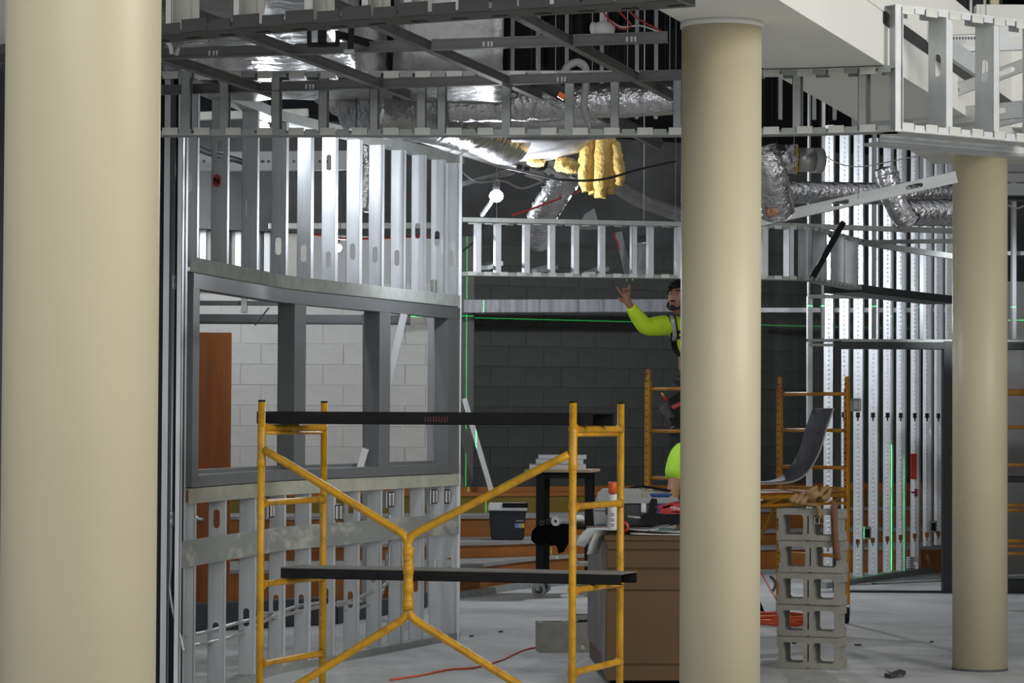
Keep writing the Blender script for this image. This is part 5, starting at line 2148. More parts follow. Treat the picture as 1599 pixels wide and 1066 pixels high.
cl = [(829, 842), (831, 829), (838, 822), (852, 820), (870, 818), (888, 818), (888, 848), (880, 862), (872, 864), (870, 854), (866, 851), (860, 853), (852, 845), (843, 850), (834, 848)]
prism(bm, [P(a, b, y) for a, b in cl], (0, 0.06, 0))
bmesh.ops.triangulate(bm, faces=bm.faces)
for v in bm.verts:
    v.co.y += 0.015 * math.sin(v.co.x * 60)
tag(O('black_cloth', bm, CLOTH, loc=P(855, 835, y)), 'black cloth bag slumping off the rolling table shelf', 'bag')

# cooler on the bleacher step
yc = 25.15
zb = 0.402
x0, x1 = XP(765, yc), XP(823, yc)
zt_ = ZP(790, 795, yc)
t = T('cooler', 'dark navy cooler with a white lid on the bleacher step', 'cooler', ((x0 + x1) / 2, yc, zb))
zb0 = ZP(790, 842, yc)
bm = B()
mx_ = (x0 + x1) / 2
a_, b_ = (x1 - x0) / 2 - 0.02, (x1 - x0) / 2


def frustum(bm, cx, cy, hw0, hd0, z0, hw1, hd1, z1, bev):
    r_ = []
    for hw, hd, z in ((hw0, hd0, z0), (hw1, hd1, z1)):
        r_.append([bm.verts.new(V((cx + sx * hw, cy + sy * hd, z))) for sx, sy in ((-1, -1), (1, -1), (1, 1), (-1, 1))])
    fs = [bm.faces.new(r_[0]), bm.faces.new(r_[1])]
    for j in range(4):
        fs.append(bm.faces.new((r_[0][j], r_[0][(j + 1) % 4], r_[1][(j + 1) % 4], r_[1][j])))
    bmesh.ops.bevel(bm, geom=list({e for f in fs for e in f.edges}), offset=bev, segments=2, affect='EDGES')


frustum(bm, mx_, yc + 0.16, a_, 0.13, zb, b_, 0.16, zt_ - 0.002, 0.012)
O('body', bm, NAVY, t)
bm = B()
zl = ZP(790, 786, yc)
frustum(bm, mx_, yc + 0.16, b_ + 0.012, 0.172, zt_ - 0.012, b_ + 0.006, 0.166, zl, 0.008)
O('lid', bm, WPLAS, t)
bm = B()
box(bm, XP(786, yc), yc - 0.018, zt_ + 0.016, XP(826, yc), yc + 0.01, zl + 0.006, 0.004)
O('handle', bm, BLK, t)
for i, (pa, pb, m_) in enumerate(((804, 810, mat('light_blue_label', (0.12, 0.25, 0.55), 0.6)), (810, 814, CASE), (814, 819, YLAB))):
    bm = B()
    a, b = P(pa, 817, yc + 0.002), P(pb, 824, yc + 0.002)
    box(bm, a.x, yc + 0.004, b.z, b.x, yc + 0.016, a.z)
    O('label_patch', bm, m_, t)
bm = B()
for i in range(5):
    a = P(806 + i * 2.4, 813, yc)
    box(bm, a.x, yc + 0.004, a.z - 0.006, a.x + 0.010, yc + 0.014, a.z + 0.006)
O('print', bm, CASE, t)['kind'] = 'stuff'

# ================================================================== CINDER BLOCKS
BW, BH, BD = 0.392, 0.190, 0.190


def rrect(x0, z0, x1, z1, r, n=3):
    pts = []
    for cx, cz, a0 in ((x1 - r, z1 - r, 0), (x0 + r, z1 - r, PI / 2), (x0 + r, z0 + r, PI), (x1 - r, z0 + r, 1.5 * PI)):
        for i in range(n + 1):
            a = a0 + PI / 2 * i / n
            pts.append((cx + r * math.cos(a), cz + r * math.sin(a)))
    return pts


bm = B()
outer = [(-BW / 2, 0), (-0.012, 0), (-0.008, 0.003), (0.008, 0.003), (0.012, 0), (BW / 2, 0), (BW / 2, 0.052), (BW / 2 - 0.012, 0.06), (BW / 2 - 0.012, 0.128), (BW / 2, 0.136), (BW / 2, BH), (-BW / 2, BH),
         (-BW / 2, 0.136), (-BW / 2 + 0.012, 0.128), (-BW / 2 + 0.012, 0.06), (-BW / 2, 0.052)]
hs = [rrect(-0.160, 0.034, -0.030, 0.156, 0.018), rrect(0.030, 0.034, 0.160, 0.156, 0.018), rrect(-0.005, 0.040, 0.005, 0.150, 0.004, 2)]
prism(bm, [V((x, -BD / 2, z)) for x, z in outer], (0, BD, 0), holes=[[V((x, -BD / 2, z)) for x, z in h] for h in hs])
bmesh.ops.recalc_face_normals(bm, faces=bm.faces)
blk = bpy.data.meshes.new('cinder_block')
bm.to_mesh(blk)
bm.free()
blk.materials.append(CONC)
yaw = -0.36
fr = F(1311, 1046)
d = V((math.cos(yaw), math.sin(yaw), 0))
nb = V((-d.y, d.x, 0))
cen = fr - d * (BW / 2) + nb * (BD / 2)
names = ['bottom grey cinder block of the stack under the leather pouch', 'second cinder block up in the stack', 'middle cinder block of the stack of five', 'fourth cinder block up in the stack', 'topmost cinder block of the stack with the leather pouch on it']
offs = [(0, 0, 0), (-0.004, 0.01, 0.02), (0.0, 0.0, -0.01), (0.008, 0.006, 0.03), (-0.002, 0.0, 0.0)]
for i in range(5):
    o = bpy.data.objects.new('cinder_block', blk)
    COL.objects.link(o)
    q = cen + d * offs[i][0] + nb * offs[i][1]
    o.location = (q.x, q.y, 0.0015 + i * (BH + 0.0035))
    o.rotation_euler = (0, 0, yaw + offs[i][2])
    tag(o, names[i], 'cinder block', 'stacked cinder blocks')
STK = 0.0015 + 5 * (BH + 0.0035)
# block lying near the chest and one standing on it
q = F(884, 1021)
o = bpy.data.objects.new('cinder_block', blk)
COL.objects.link(o)
o.location = (q.x + 0.02, q.y + 0.02, 0.097)
o.rotation_euler = (-PI / 2, 0, 0.10)
tag(o, 'dark cinder block lying flat on the floor beside the tool chest', 'cinder block', 'loose cinder blocks')
o.location.y += 0.1
o2 = bpy.data.objects.new('cinder_block', blk)
COL.objects.link(o2)
o2.rotation_euler = (0, -PI / 2, 0.0)
o2.location = (XP(913, 17.95) + 0.095, 17.95, 0.395)
tag(o2, 'cinder block standing on end beside the tool chest', 'cinder block', 'loose cinder blocks')
o3 = bpy.data.objects.new('cinder_block', blk)
COL.objects.link(o3)
o3.rotation_euler = (-PI / 2, 0, 0.0)
o3.location = (XP(913, 17.95) + 0.10, 17.95, 0.097)
tag(o3, 'cinder block lying under the upright one beside the tool chest', 'cinder block', 'loose cinder blocks')

# leather pouch belt on the stack
sY = cen.y - 0.02
t = T('leather_tool_belt', 'tan leather pouch belt heaped on the block stack with a strap hanging', 'tool belt', (cen.x, sY, STK))


def lp(px, py, dy=0.0):
    return P(px, py, sY + dy)


def blob(bm, c, rx, ry, rz, amp, ang):
    vs = ball(bm, (0, 0, 0), rx, ry, rz, 20, 12)
    R = M.Rotation(ang, 4, 'Y')
    for v in vs:
        q = v.co
        k = 1 + amp * (math.sin(q.x * 70) * 0.5 + math.sin(q.z * 90 + q.y * 40) * 0.5)
        q = R @ (q * k) + c
        q.z = max(q.z, STK + 0.002)
        v.co = q


for c0_, rx, ry, rz, ang, dy in (((1250, 779), 0.060, 0.075, 0.028, 0.5, 0.0), ((1268, 773), 0.060, 0.080, 0.032, 0.65, -0.02), ((1286, 777), 0.045, 0.070, 0.026, 0.3, 0.0), ((1262, 787), 0.085, 0.085, 0.014, -0.1, -0.02)):
    bm = B()
    blob(bm, lp(*c0_, dy), rx, ry, rz, 0.16, -ang)
    O('pouch', bm, LEATH, t)
for pp in ([(1235, 783), (1240, 777), (1246, 773)], [(1242, 785), (1249, 776), (1257, 768)], [(1251, 788), (1259, 778), (1266, 770)], [(1262, 771), (1270, 764), (1277, 760)], [(1278, 774), (1286, 765), (1294, 759)], [(1284, 779), (1292, 772), (1297, 762)]):
    bm = B()
    pts = smoothpts([lp(a, b, -0.06) for a, b in pp], 5)
    for p in pts:
        p.z = max(p.z, STK + 0.014)
    k = len(pts)
    tube(bm, pts, 0.016, 9, radii=[0.019 - 0.006 * i / k for i in range(k)])
    for v in bm.verts:
        v.co += V((rnd2.uniform(-1, 1), rnd2.uniform(-1, 1), rnd2.uniform(-.3, 1))) * 0.0025
    O('finger_loop', bm, LEATH, t)
bm = B()
zz = STK
frx = cen + d * (BW / 2) - nb * (BD / 2)
s0 = cen + d * (BW / 2 - 0.045) - nb * (BD / 2 - 0.06)
pf = cen + d * (BW / 2 - 0.055) - nb * (BD / 2 + 0.006)
pts = [V((s0.x - 0.05, s0.y + 0.0, STK + 0.03)), V((s0.x - 0.02, s0.y - 0.03, STK + 0.03)), V((pf.x, pf.y, STK + 0.012)), V((pf.x + 0.0, pf.y - 0.006, STK - 0.06)), V((pf.x + 0.006, pf.y - 0.006, STK - 0.18)), V((pf.x + 0.022, pf.y - 0.008, STK - 0.305))]
pts = smoothpts(pts, 5)
ribbon(bm, pts, d * 0.042, 0.005)
O('strap', bm, STRAPL, t)['label'] = 'red-brown leather strap hanging down the stack'
bm = B()
q = cen - nb * (BD / 2 + 0.006) + d * 0.07
bk = V((q.x, q.y, STK - 0.07))
for dx in (-0.028, 0.0, 0.028):
    beam(bm, bk + d * dx - up * 0.018, bk + d * dx + up * 0.018, 0.004, 0.004, (0, 1, 0))
for dz in (-0.018, 0.018):
    beam(bm, bk - d * 0.030 + up * dz, bk + d * 0.030 + up * dz, 0.004, 0.004)
O('buckle', bm, CHROME, t)
bm = B()
ribbon(bm, smoothpts([V((bk.x - 0.02, bk.y + 0.03, STK + 0.02)), V((bk.x - 0.02, bk.y - 0.006, STK + 0.006)), V((bk.x - 0.015, bk.y - 0.004, STK - 0.05))], 4), d * 0.03, 0.005)
O('buckle_tab', bm, LEATH, t)

# curved flexible sheet on the scaffold deck
bm = B()
sp_ = [(1150, 757, 20.35), (1180, 757, 20.35), (1208, 756, 20.35), (1238, 753, 20.32), (1258, 742, 20.3), (1272, 723, 20.28), (1283, 700, 20.26), (1291, 672, 20.25), (1297, 655, 20.25), (1303, 638, 20.25)]
pts = smoothpts([P(*a) for a in sp_], 5)
for p in pts:
    p.z = max(p.z, 1.022)
ribbon(bm, pts, V((-0.125, 0.24, 0.0)), 0.013, 0, 1)
tag(O('flexible_sheet', bm, [SHEETM, SHEETE], loc=P(1208, 755, 20.35)), 'slate grey flexible sheet curling up from the scaffold deck', 'sheet')

# cords and floor debris
bm = B()
cc = F(1216, 975)
rr = random.Random(4)
pts = []
for k in range(6):
    for j in range(14):
        a = 2 * PI * j / 14
        R = 0.21 + rr.uniform(-0.03, 0.03)
        pts.append(cc + V((R * math.cos(a) * (0.9 + 0.05 * k), R * 1.1 * math.sin(a), 0.012 + k * 0.012 + 0.004 * math.sin(a * 2 + k))))
tube(bm, smoothpts(pts, 2), 0.0085, 7)
tag(O('extension_cord', bm, ORC, loc=cc), 'orange extension cord coiled on the floor behind the block stack', 'cord')
bm = B()
pts = [F(610, 1063), F(655, 1056), F(700, 1047), F(740, 1044), F(780, 1033), F(800, 1024), F(818, 1016), F(842, 1012), F(870, 1013)]
tube(bm, smoothpts([p + up * 0.007 for p in pts], 6), 0.0065, 7)
tag(O('extension_cord', bm, ORC, loc=pts[0]), 'orange-red cord snaking across the floor toward the lying block', 'cord')
bm = B()
pts = [P(1186, 890, 21.5), P(1195, 905, 21.4), P(1203, 920, 21.2), P(1212, 935, 20.9)]
pts = [V((p.x, p.y, max(p.z, 0.01))) for p in pts] + [V((pts[-1].x + 0.05, pts[-1].y, 0.008))]
tube(bm, smoothpts(pts, 5), 0.007, 7)
tag(O('extension_cord', bm, REDC, loc=pts[-1]), 'red cord hanging beside the block stack', 'cord')
bm = B()
c = F(1200, 962)
pr = [(1180, 962), (1180, 936), (1187, 938), (1192, 950), (1195, 958), (1192, 962)]
prism(bm, [P(a, min(b, 961), c.y) for a, b in pr], (0, 0.2, 0))
tag(O('work_bag', bm, CLOTH, loc=P(1186, 961, c.y)), 'black bag slumped on the floor by the orange cord coil', 'bag')
bm = B()
pts = [F(1203, 902), F(1208, 906), F(1211, 915), F(1206, 925)]
tube(bm, smoothpts([V((p.x, p.y, max(p.z, 0.012))) for p in pts], 4), 0.012, 6)
tag(O('cable', bm, DKC, loc=pts[0]), 'short black cord tail on the floor behind the block stack', 'cable')
bm = B()
c = F(1400, 1058)
pr = [(-0.085, 0.0), (-0.06, 0.035), (-0.035, 0.02), (-0.01, 0.05), (0.04, 0.07), (0.085, 0.06), (0.06, 0.035), (0.03, 0.02), (0.0, -0.02), (-0.05, -0.03)]
vs = [bm.verts.new(V((c.x + a * 0.85, c.y + b * 2, 0.004 + 0.03 * max(0, b) * 6 * abs(a)))) for a, b in pr]
f = bm.faces.new(vs)
ex = bmesh.ops.extrude_face_region(bm, geom=[f])
bmesh.ops.translate(bm, verts=[v for v in ex['geom'] if isinstance(v, bmesh.types.BMVert)], vec=(0, 0, 0.010))
for i, v in enumerate(bm.verts):
    v.co.z += 0.012 * (i % 3)
tag(O('floor_scrap', bm, DGREY, loc=c), 'crumpled dark scrap on the floor near the rear column', 'scrap')
bm = B()
c = F(912, 1016)
tube(bm, [V((c.x - 0.03, c.y - 0.1, 0.032)), V((c.x + 0.12, c.y - 0.05, 0.032))], 0.031, 16)
tag(O('paper_cup', bm, WPLAS, loc=c), 'white cup lying on the floor between the blocks and the chest', 'cup')
for i, (px, py) in enumerate(((736, 994), (782, 987), (1365, 912), (1240, 1005), (1455, 1003), (1340, 1008))):
    c = F(px, py)
    bm = B()
    obox(bm, M.Translation(c + up * 0.006) @ M.Rotation(i * 1.1, 4, 'Z'), 0.03 + 0.01 * (i % 3), 0.02, 0.012, 0.003)
    tag(O('debris_chip', bm, DGREY, loc=c), ['small dark chip on the floor by the partition end', 'small dark chip on the floor toward the floor track', 'dark chip near the door frame threshold', 'dark chip behind the block stack base', 'dark chip in front of the rear column', 'dark chip beside the block stack'][i], 'debris', 'floor debris chips')

# ================================================================== PEOPLE


class Sk:
    def __init__(s):
        s.v, s.e, s.r = [], [], []

    def add(s, p, r, parent=None):
        s.v.append(V(p))
        s.r.append(r if isinstance(r, tuple) else (r, r))
        if parent is not None:
            s.e.append((parent, len(s.v) - 1))
        return len(s.v) - 1

    def build(s, name, material, root, sub=2, extra=None):
        me = bpy.data.meshes.new(name + '_rig')
        me.from_pydata([tuple(p) for p in s.v], s.e, [])
        o = bpy.data.objects.new(name, me)
        COL.objects.link(o)
        md = o.modifiers.new('skin', 'SKIN')
        md.use_smooth_shade = True
        if not me.skin_vertices:
            bpy.context.view_layer.objects.active = o
            bpy.ops.mesh.customdata_skin_add()
        for i, d in enumerate(me.skin_vertices[0].data):
            d.radius = s.r[i]
            d.use_root = (i == 0)
        sb = o.modifiers.new('sub', 'SUBSURF')
        sb.levels = sub
        sb.render_levels = sub
        dg = bpy.context.evaluated_depsgraph_get()
        dg.update()
        em = bpy.data.meshes.new_from_object(o.evaluated_get(dg))
        bpy.data.objects.remove(o)
        bm = bmesh.new()
        bm.from_mesh(em)
        if extra:
            extra(bm)
        for f in bm.faces:
            f.smooth = True
        return O(name, bm, material, root)


def add_hand(sk, iw, wrist, fwd, nrm, thumb_side, curls, spread=0.16, L=1.0):
    """palm plus five fingers; nrm = palm direction, thumb_side = direction of the thumb edge"""
    fwd, nrm, ts = V(fwd).normalized(), V(nrm).normalized(), V(thumb_side).normalized()
    ip = sk.add(wrist + fwd * 0.045 * L, (0.026 * L, 0.017 * L), iw)
    lens = [0.072, 0.080, 0.074, 0.058]
    for k in range(4):
        side = ts * (0.028 - 0.019 * k)
        kn = wrist + fwd * (0.090 - 0.004 * abs(k - 1)) * L + side * L
        i0 = sk.add(kn, 0.0100 * L, ip)
        a = curls[k]
        d = (fwd + ts * spread * (1.2 - 0.8 * k)).normalized()
        p = kn
        prev = i0
        for seg in range(3):
            ang = a * (0.6 + 0.5 * seg)
            dd = (d * math.cos(ang) + nrm * math.sin(ang)).normalized()
            p = p + dd * lens[k] * (0.45, 0.32, 0.23)[seg] * L
            prev = sk.add(p, (0.0090, 0.0083, 0.0070)[seg] * L, prev)
    b = wrist + fwd * 0.028 * L + ts * 0.024 * L
    i0 = sk.add(b, 0.0125 * L, ip)
    d = (fwd * 0.62 + ts * 0.75 + nrm * 0.25).normalized()
    p = b + d * 0.036 * L
    i1 = sk.add(p, 0.0108 * L, i0)
    sk.add(p + (d + fwd * 0.5 + nrm * 0.2).normalized() * 0.030 * L, 0.0085 * L, i1)


def head_mesh(bm, c, fwd, tilt, roll=0.0, s=1.0):
    """head with face; fwd horizontal direction, tilt up in radians. returns the local->world matrix"""
    f = V((fwd[0], fwd[1], 0)).normalized()
    x = f.cross(up)
    R = M((x, -f, up)).transposed().to_4x4()          # local -Y is the face
    mx = M.Translation(V(c)) @ R @ M.Rotation(-tilt, 4, 'X') @ M.Rotation(roll, 4, 'Y') @ M.Scale(s, 4)
    g = bmesh.ops.create_uvsphere(bm, u_segments=32, v_segments=24, radius=1.0)
    for v in g['verts']:
        p = v.co.copy()
        q = V((p.x * 0.076, p.y * 0.094, p.z * 0.116))
        if p.y < 0 and p.z < 0.1:                       # jaw narrows to the chin
            k = min(1, -p.z)
            q.x *= 1 - 0.30 * k
            q.y *= 1 + 0.05 * k
        if p.y > 0 and p.z < -0.2:
            q.y *= 1 - 0.35 * min(1, -p.z)
        fx_, fz_ = q.x, q.z
        if p.y < -0.2:
            def bump(cx, cz, wx, wz, a):
                return a * math.exp(-((fx_ - cx) / wx) ** 2 - ((fz_ - cz) / wz) ** 2)
            dy = bump(0, -0.022, 0.013, 0.018, 0.024) + bump(0, -0.002, 0.009, 0.022, 0.012)
            dy += bump(0, -0.062, 0.022, 0.009, 0.007) + bump(0, -0.100, 0.022, 0.014, 0.010)
            dy += bump(0.030, 0.026, 0.020, 0.008, 0.006) + bump(-0.030, 0.026, 0.020, 0.008, 0.006)
            dy -= bump(0.030, 0.006, 0.014, 0.010, 0.010) + bump(-0.030, 0.006, 0.014, 0.010, 0.010)
            dy += bump(0.042, -0.022, 0.018, 0.016, 0.004) + bump(-0.042, -0.022, 0.018, 0.016, 0.004)
            q.y -= dy
        v.co = mx @ q
        for fc in v.link_faces:
            fc.smooth = True
    for sx in (-1, 1):
        vs = ball(bm, (0, 0, 0), 0.009, 0.018, 0.030, 12, 8)
        for v in vs:
            v.co = mx @ (M.Rotation(sx * 0.35, 4, 'Z') @ v.co + V((sx * 0.076, 0.008, -0.005)))
    return mx


def face_parts(root, mx, hair, beard, mouth_open=0.0):
    bm = B()
    for sx in (-1, 1):
        for v in ball(bm, (0, 0, 0), 0.0100, 0.0090, 0.0068, 14, 10):
            v.co = mx @ (v.co + V((sx * 0.030, -0.0775, 0.006)))
    O('eyes', bm, EYEW, root)
    bm = B()
    for sx in (-1, 1):
        for v in ball(bm, (0, 0, 0), 0.0062, 0.004, 0.0066, 10, 8):
            v.co = mx @ (v.co + V((sx * 0.030, -0.0848, 0.0072)))
    O('pupils', bm, BLK, root)
    bm = B()
    for sx in (-1, 1):
        pts = [mx @ V((sx * a, y, z)) for a, y, z in ((0.014, -0.095, 0.024), (0.030, -0.094, 0.030), (0.046, -0.082, 0.024))]
        tube(bm, smoothpts(pts, 4), 0.0042, 6)
    O('eyebrows', bm, HAIRM, root)['kind'] = 'stuff'
    bm = B()
    for v in ball(bm, (0, 0, 0), 0.020, 0.006, 0.0055 + mouth_open, 14, 8):
        v.co = mx @ (v.co + V((0, -0.0955, -0.064)))
    O('mouth', bm, LIPM, root)
    # hair
    bm = B()
    g = bmesh.ops.create_uvsphere(bm, u_segments=28, v_segments=20, radius=1.0)
    rr = random.Random(2)
    kill = []
    for v in g['verts']:
        p = v.co
        keep = p.z > (0.42 if p.y < -0.25 else (-0.45 if p.y > 0.1 else 0.05))
        q = V((p.x * 0.084, p.y * 0.102 + 0.003, p.z * 0.124 + 0.003))
        if hair:
            q *= 1 + rr.uniform(-0.02, 0.03)
        if not keep:
            kill.append(v)
        v.co = mx @ q
    bmesh.ops.delete(bm, geom=kill, context='VERTS')
    bmesh.ops.solidify(bm, geom=bm.faces[:], thickness=0.006)
    k = 0
    while hair and k < 130:
        p = V((rr.uniform(-1, 1), rr.uniform(-1, 1), rr.uniform(-0.2, 1)))
        if p.length < 0.2:
            continue
        p.normalize()
        if p.z < (0.40 if p.y < -0.25 else (-0.3 if p.y > 0.1 else 0.15)):
            continue
        r_ = rr.uniform(0.012, 0.019)
        for v in ball(bm, (0, 0, 0), r_, r_, r_ * 0.8, 8, 6):
            v.co = mx @ (v.co + V((p.x * 0.088, p.y * 0.104 + 0.003, p.z * 0.130)))
        k += 1
    O('hair', bm, HAIRM, root, smooth=True)
    if beard:
        bm = B()
        for k, z, w, y in ((0, -0.050, 0.024, -0.0985), (1, -0.100, 0.026, -0.090)):
            for v in ball(bm, (0, 0, 0), w, 0.010 if k == 0 else 0.022, 0.0055 if k == 0 else 0.020, 16, 8):
                v.co = mx @ (v.co + V((0, y, z)))
        for sx in (-1, 1):
            pts = [mx @ V((sx * a, y, z)) for a, y, z in ((0.070, -0.012, -0.03), (0.062, -0.040, -0.066), (0.042, -0.068, -0.092), (0.02, -0.085, -0.106))]
            tube(bm, smoothpts(pts, 4), 0.010, 8)
        O('beard', bm, HAIRM, root)


def boots(root, feet, f, m_):
    for p in feet:
        bm = B()
        f_ = V((f[0], f[1], 0)).normalized()
        mx = place(V((p.x, p.y, 0)) + f_ * 0.05, f_)
        z0 = p.z
        prof = [(-0.13, 0.0), (0.15, 0.0), (0.165, 0.02), (0.15, 0.06), (0.07, 0.085), (0.0, 0.10), (-0.02, 0.17), (-0.12, 0.17), (-0.135, 0.05)]
        vs = [mx @ V((a, -0.045, b)) + up * z0 for a, b in prof]
        prism(bm, vs, mx.to_3x3() @ V((0, 0.09, 0)))
        bmesh.ops.bevel(bm, geom=[e for e in bm.edges if e.is_manifold and e.calc_face_angle(0) > 0.9], offset=0.014, segments=2, affect='EDGES')
        O('boot', bm, m_, root, smooth=True)


# ---- worker on the rear scaffold, one arm raised to the soffit ring
f1 = V((-0.38, -0.92, 0)).normalized()
rt = V((f1.y, -f1.x, 0))      # his right hand side
DZ = 0.9865
pel = V((1.36, 19.76, 1.775))
chest = V((1.318, 19.72, 2.09))
neck = V((1.268, 19.69, 2.262))
headc = P(1060.5, 466, 19.60)
t1 = T('person', 'worker in a bright yellow long-sleeved shirt and harness reaching up to the soffit ring', 'person', (pel.x, pel.y, DZ))
shR = P(1053, 506, 19.70)
elR = P(1007, 511, 19.47)
wrR = P(981.5, 474, 19.33)
shL = chest - rt * 0.20 + up * 0.10
elL = shL + V((0.08, 0.0, -0.27))
wrL = elL + V((-0.10, -0.16, -0.17))
hipR, hipL = pel + rt * 0.09 - up * 0.06, pel - rt * 0.09 - up * 0.06
knR, knL = hipR + f1 * 0.17 - up * 0.36 + rt * 0.03, hipL + f1 * 0.12 - up * 0.37 - rt * 0.03
anR, anL = V((knR.x, knR.y, DZ + 0.09)) - f1 * 0.17, V((knL.x, knL.y, DZ + 0.09)) - f1 * 0.14


def figure(t, pel, chest, neck, headc, arms, legs, hfwd, tilt, hair, beard, hands, mouth=0.0):
    sk = Sk()
    i0 = sk.add(pel, (0.135, 0.105))
    i1 = sk.add(pel.lerp(chest, 0.5), (0.125, 0.098), i0)
    i2 = sk.add(chest, (0.145, 0.105), i1)
    i3 = sk.add(neck - up * 0.02, 0.062, i2)
    nk = neck.lerp(headc, 0.5)
    i4 = sk.add(nk, 0.052, i3)
    sk.add(headc - up * 0.02, 0.050, i4)
    for (sh, el, wr), hd in zip(arms, hands):
        a = sk.add(sh, 0.058, i2)
        b = sk.add(sh.lerp(el, 0.5), 0.048, a)
        b = sk.add(el, 0.040, b)
        b = sk.add(el.lerp(wr, 0.4), 0.038, b)
        b = sk.add(wr, (0.026, 0.022), b)
        add_hand(sk, b, wr, *hd)
    for hip, kn, an in legs:
        a = sk.add(hip, 0.090, i0)
        b = sk.add(hip.lerp(kn, 0.5), 0.078, a)
        b = sk.add(kn, 0.058, b)
        b = sk.add(kn.lerp(an, 0.35), 0.056, b)
        b = sk.add(an, 0.038, b)
    mxs = []
    sk.build('body', SKINM, t, 2, extra=lambda bm: mxs.append(head_mesh(bm, headc, hfwd, tilt)))
    face_parts(t, mxs[0], hair, beard, mouth)
    return mxs[0]


hfwd = V((-0.48, -0.88, 0))
mxh = figure(t1, pel, chest, neck, headc, ((shR, elR, wrR), (shL, elL, wrL)), ((hipR, knR, anR), (hipL, knL, anL)), hfwd, 0.28, True, True,
             [((P(973, 446, 19.27) - wrR), V((0.15, -1.0, 0.1)), V((-0.9, -0.1, -0.35)), (0.12, 1.25, 1.3, 0.12), 0.26),
              (V((-0.4, -0.6, -0.5)), V((-0.5, 0.3, 0)), V((-0.3, -0.3, 0.6)), (0.4, 0.45, 0.5, 0.5))], 0.004)


def shirt_rig(pel, chest, neck, arms, sleeve, hem, m_, t, loose=1.0):
    sk = Sk()
    i0 = sk.add(pel + up * hem, (0.150 * loose, 0.125 * loose))
    i1 = sk.add(pel.lerp(chest, 0.45), (0.142 * loose, 0.118 * loose), i0)
    i2 = sk.add(chest, (0.160 * loose, 0.122 * loose), i1)
    sk.add(neck - up * 0.035, 0.080, i2)
    for sh, el, wr in arms:
        a = sk.add(sh, (0.080 if sleeve >= 1 else 0.074) * loose, i2)
        if sleeve >= 1:
            b = sk.add(sh.lerp(el, 0.5), 0.078 * loose, a)
            b = sk.add(el, 0.068 * loose, b)
            b = sk.add(el.lerp(wr, 0.5), 0.056 * loose, b)
            sk.add(el.lerp(wr, 0.93), 0.038, b)
        else:
            b = sk.add(sh.lerp(el, sleeve * 0.5), 0.076 * loose, a)
            sk.add(sh.lerp(el, sleeve), 0.078 * loose, b)
    return sk.build('shirt', m_, t, 2)


def trousers_rig(pel, legs, t, m_):
    sk = Sk()
    i0 = sk.add(pel + up * 0.03, (0.142, 0.115))
    for hip, kn, an in legs:
        a = sk.add(hip, 0.100, i0)
        b = sk.add(hip.lerp(kn, 0.5), 0.090, a)
        b = sk.add(kn, 0.072, b)
        b = sk.add(kn.lerp(an, 0.5), 0.066, b)
        sk.add(an + up * 0.03, 0.058, b)
    return sk.build('trousers', m_, t, 2)


legs1 = ((hipR, knR, anR), (hipL, knL, anL))
sh1 = shirt_rig(pel, chest, neck, ((shR, elR, wrR), (shL, elL, wrL)), 1, 0.06, HIVIS, t1)
trousers_rig(pel, legs1, t1, JEAN)
boots(t1, [V((anR.x, anR.y, DZ)), V((anL.x, anL.y, DZ))], f1, BLK)


def on_mesh(o, px, py, lift=0.006):
    dg = bpy.context.evaluated_depsgraph_get()
    inv = M.Translation(-origin(o))
    ok, loc, nn_, _ = o.ray_cast(inv @ V((0, 0, CH)), ray(px, py).normalized())
    if ok:
        return loc + origin(o) + nn_ * lift
    return None


bpy.context.view_layer.update()
for pts_, m_, w in (([(1047, 494), (1049, 503), (1052, 518), (1055, 532), (1059, 546), (1066, 556)], BLK, 0.060), ([(1047, 495), (1049, 503), (1052, 518), (1055, 530)], SILV, 0.032),
                    ([(1054, 519), (1066, 517), (1080, 517)], BLK, 0.022), ([(1056, 527), (1066, 526), (1080, 526)], BLK, 0.018), ([(1098, 491), (1098, 505), (1096, 525), (1090, 548), (1080, 556)], BLK, 0.052)):
    q = [on_mesh(sh1, a, b, 0.008 if m_ is BLK else 0.014) for a, b in pts_]
    q = [p for p in q if p is not None]
    if len(q) >= 2:
        bm = B()
        vertical = abs(pts_[0][1] - pts_[-1][1]) > 20
        wv = V((w, 0, 0.0)) if vertical else V((0, 0, w))
        ribbon(bm, smoothpts([p - wv * 0.5 for p in q], 4), wv, 0.004)
        O('harness_strap', bm, m_, t1)
# tool belt with pouches
bm = B()
cb = pel + up * 0.03
ring = [cb + V((math.cos(2 * PI * j / 24) * 0.163, math.sin(2 * PI * j / 24) * 0.140, 0)) for j in range(25)]
ribbon(bm, ring, V((0, 0, 0.055)), -0.008)
O('tool_belt', bm, BLK, t1)
pY = 19.62
for pr, m_, dy, dep in (([(1031, 640), (1034, 633), (1044, 626), (1060, 622), (1070, 624), (1070, 662), (1058, 665), (1046, 660), (1041, 648), (1034, 646)], DGREY, 0.0, 0.10),
                        ([(1044, 622), (1060, 613), (1072, 612), (1072, 648), (1058, 655), (1048, 640)], BLK, -0.03, 0.08),
                        ([(1047, 634), (1062, 627), (1066, 631), (1052, 639)], REDT, -0.036, 0.03),
                        ([(1045, 652), (1066, 648), (1068, 666), (1050, 664)], BLK, -0.02, 0.08)):
    bm = B()
    prism(bm, [P(a, b, pY + dy) for a, b in pr], (0, dep, 0))
    bmesh.ops.bevel(bm, geom=[e for e in bm.edges if abs((e.verts[0].co - e.verts[1].co).y) < 1e-6 and e.is_manifold and e.calc_face_angle(0) > 0.8], offset=0.008, segments=2, affect='EDGES')
    O('pouch', bm, m_, t1)
bm = B()
tube(bm, [P(1041, 626, pY - 0.02), P(1035, 616, pY - 0.02)], 0.012, 8, radii=[0.014, 0.009])
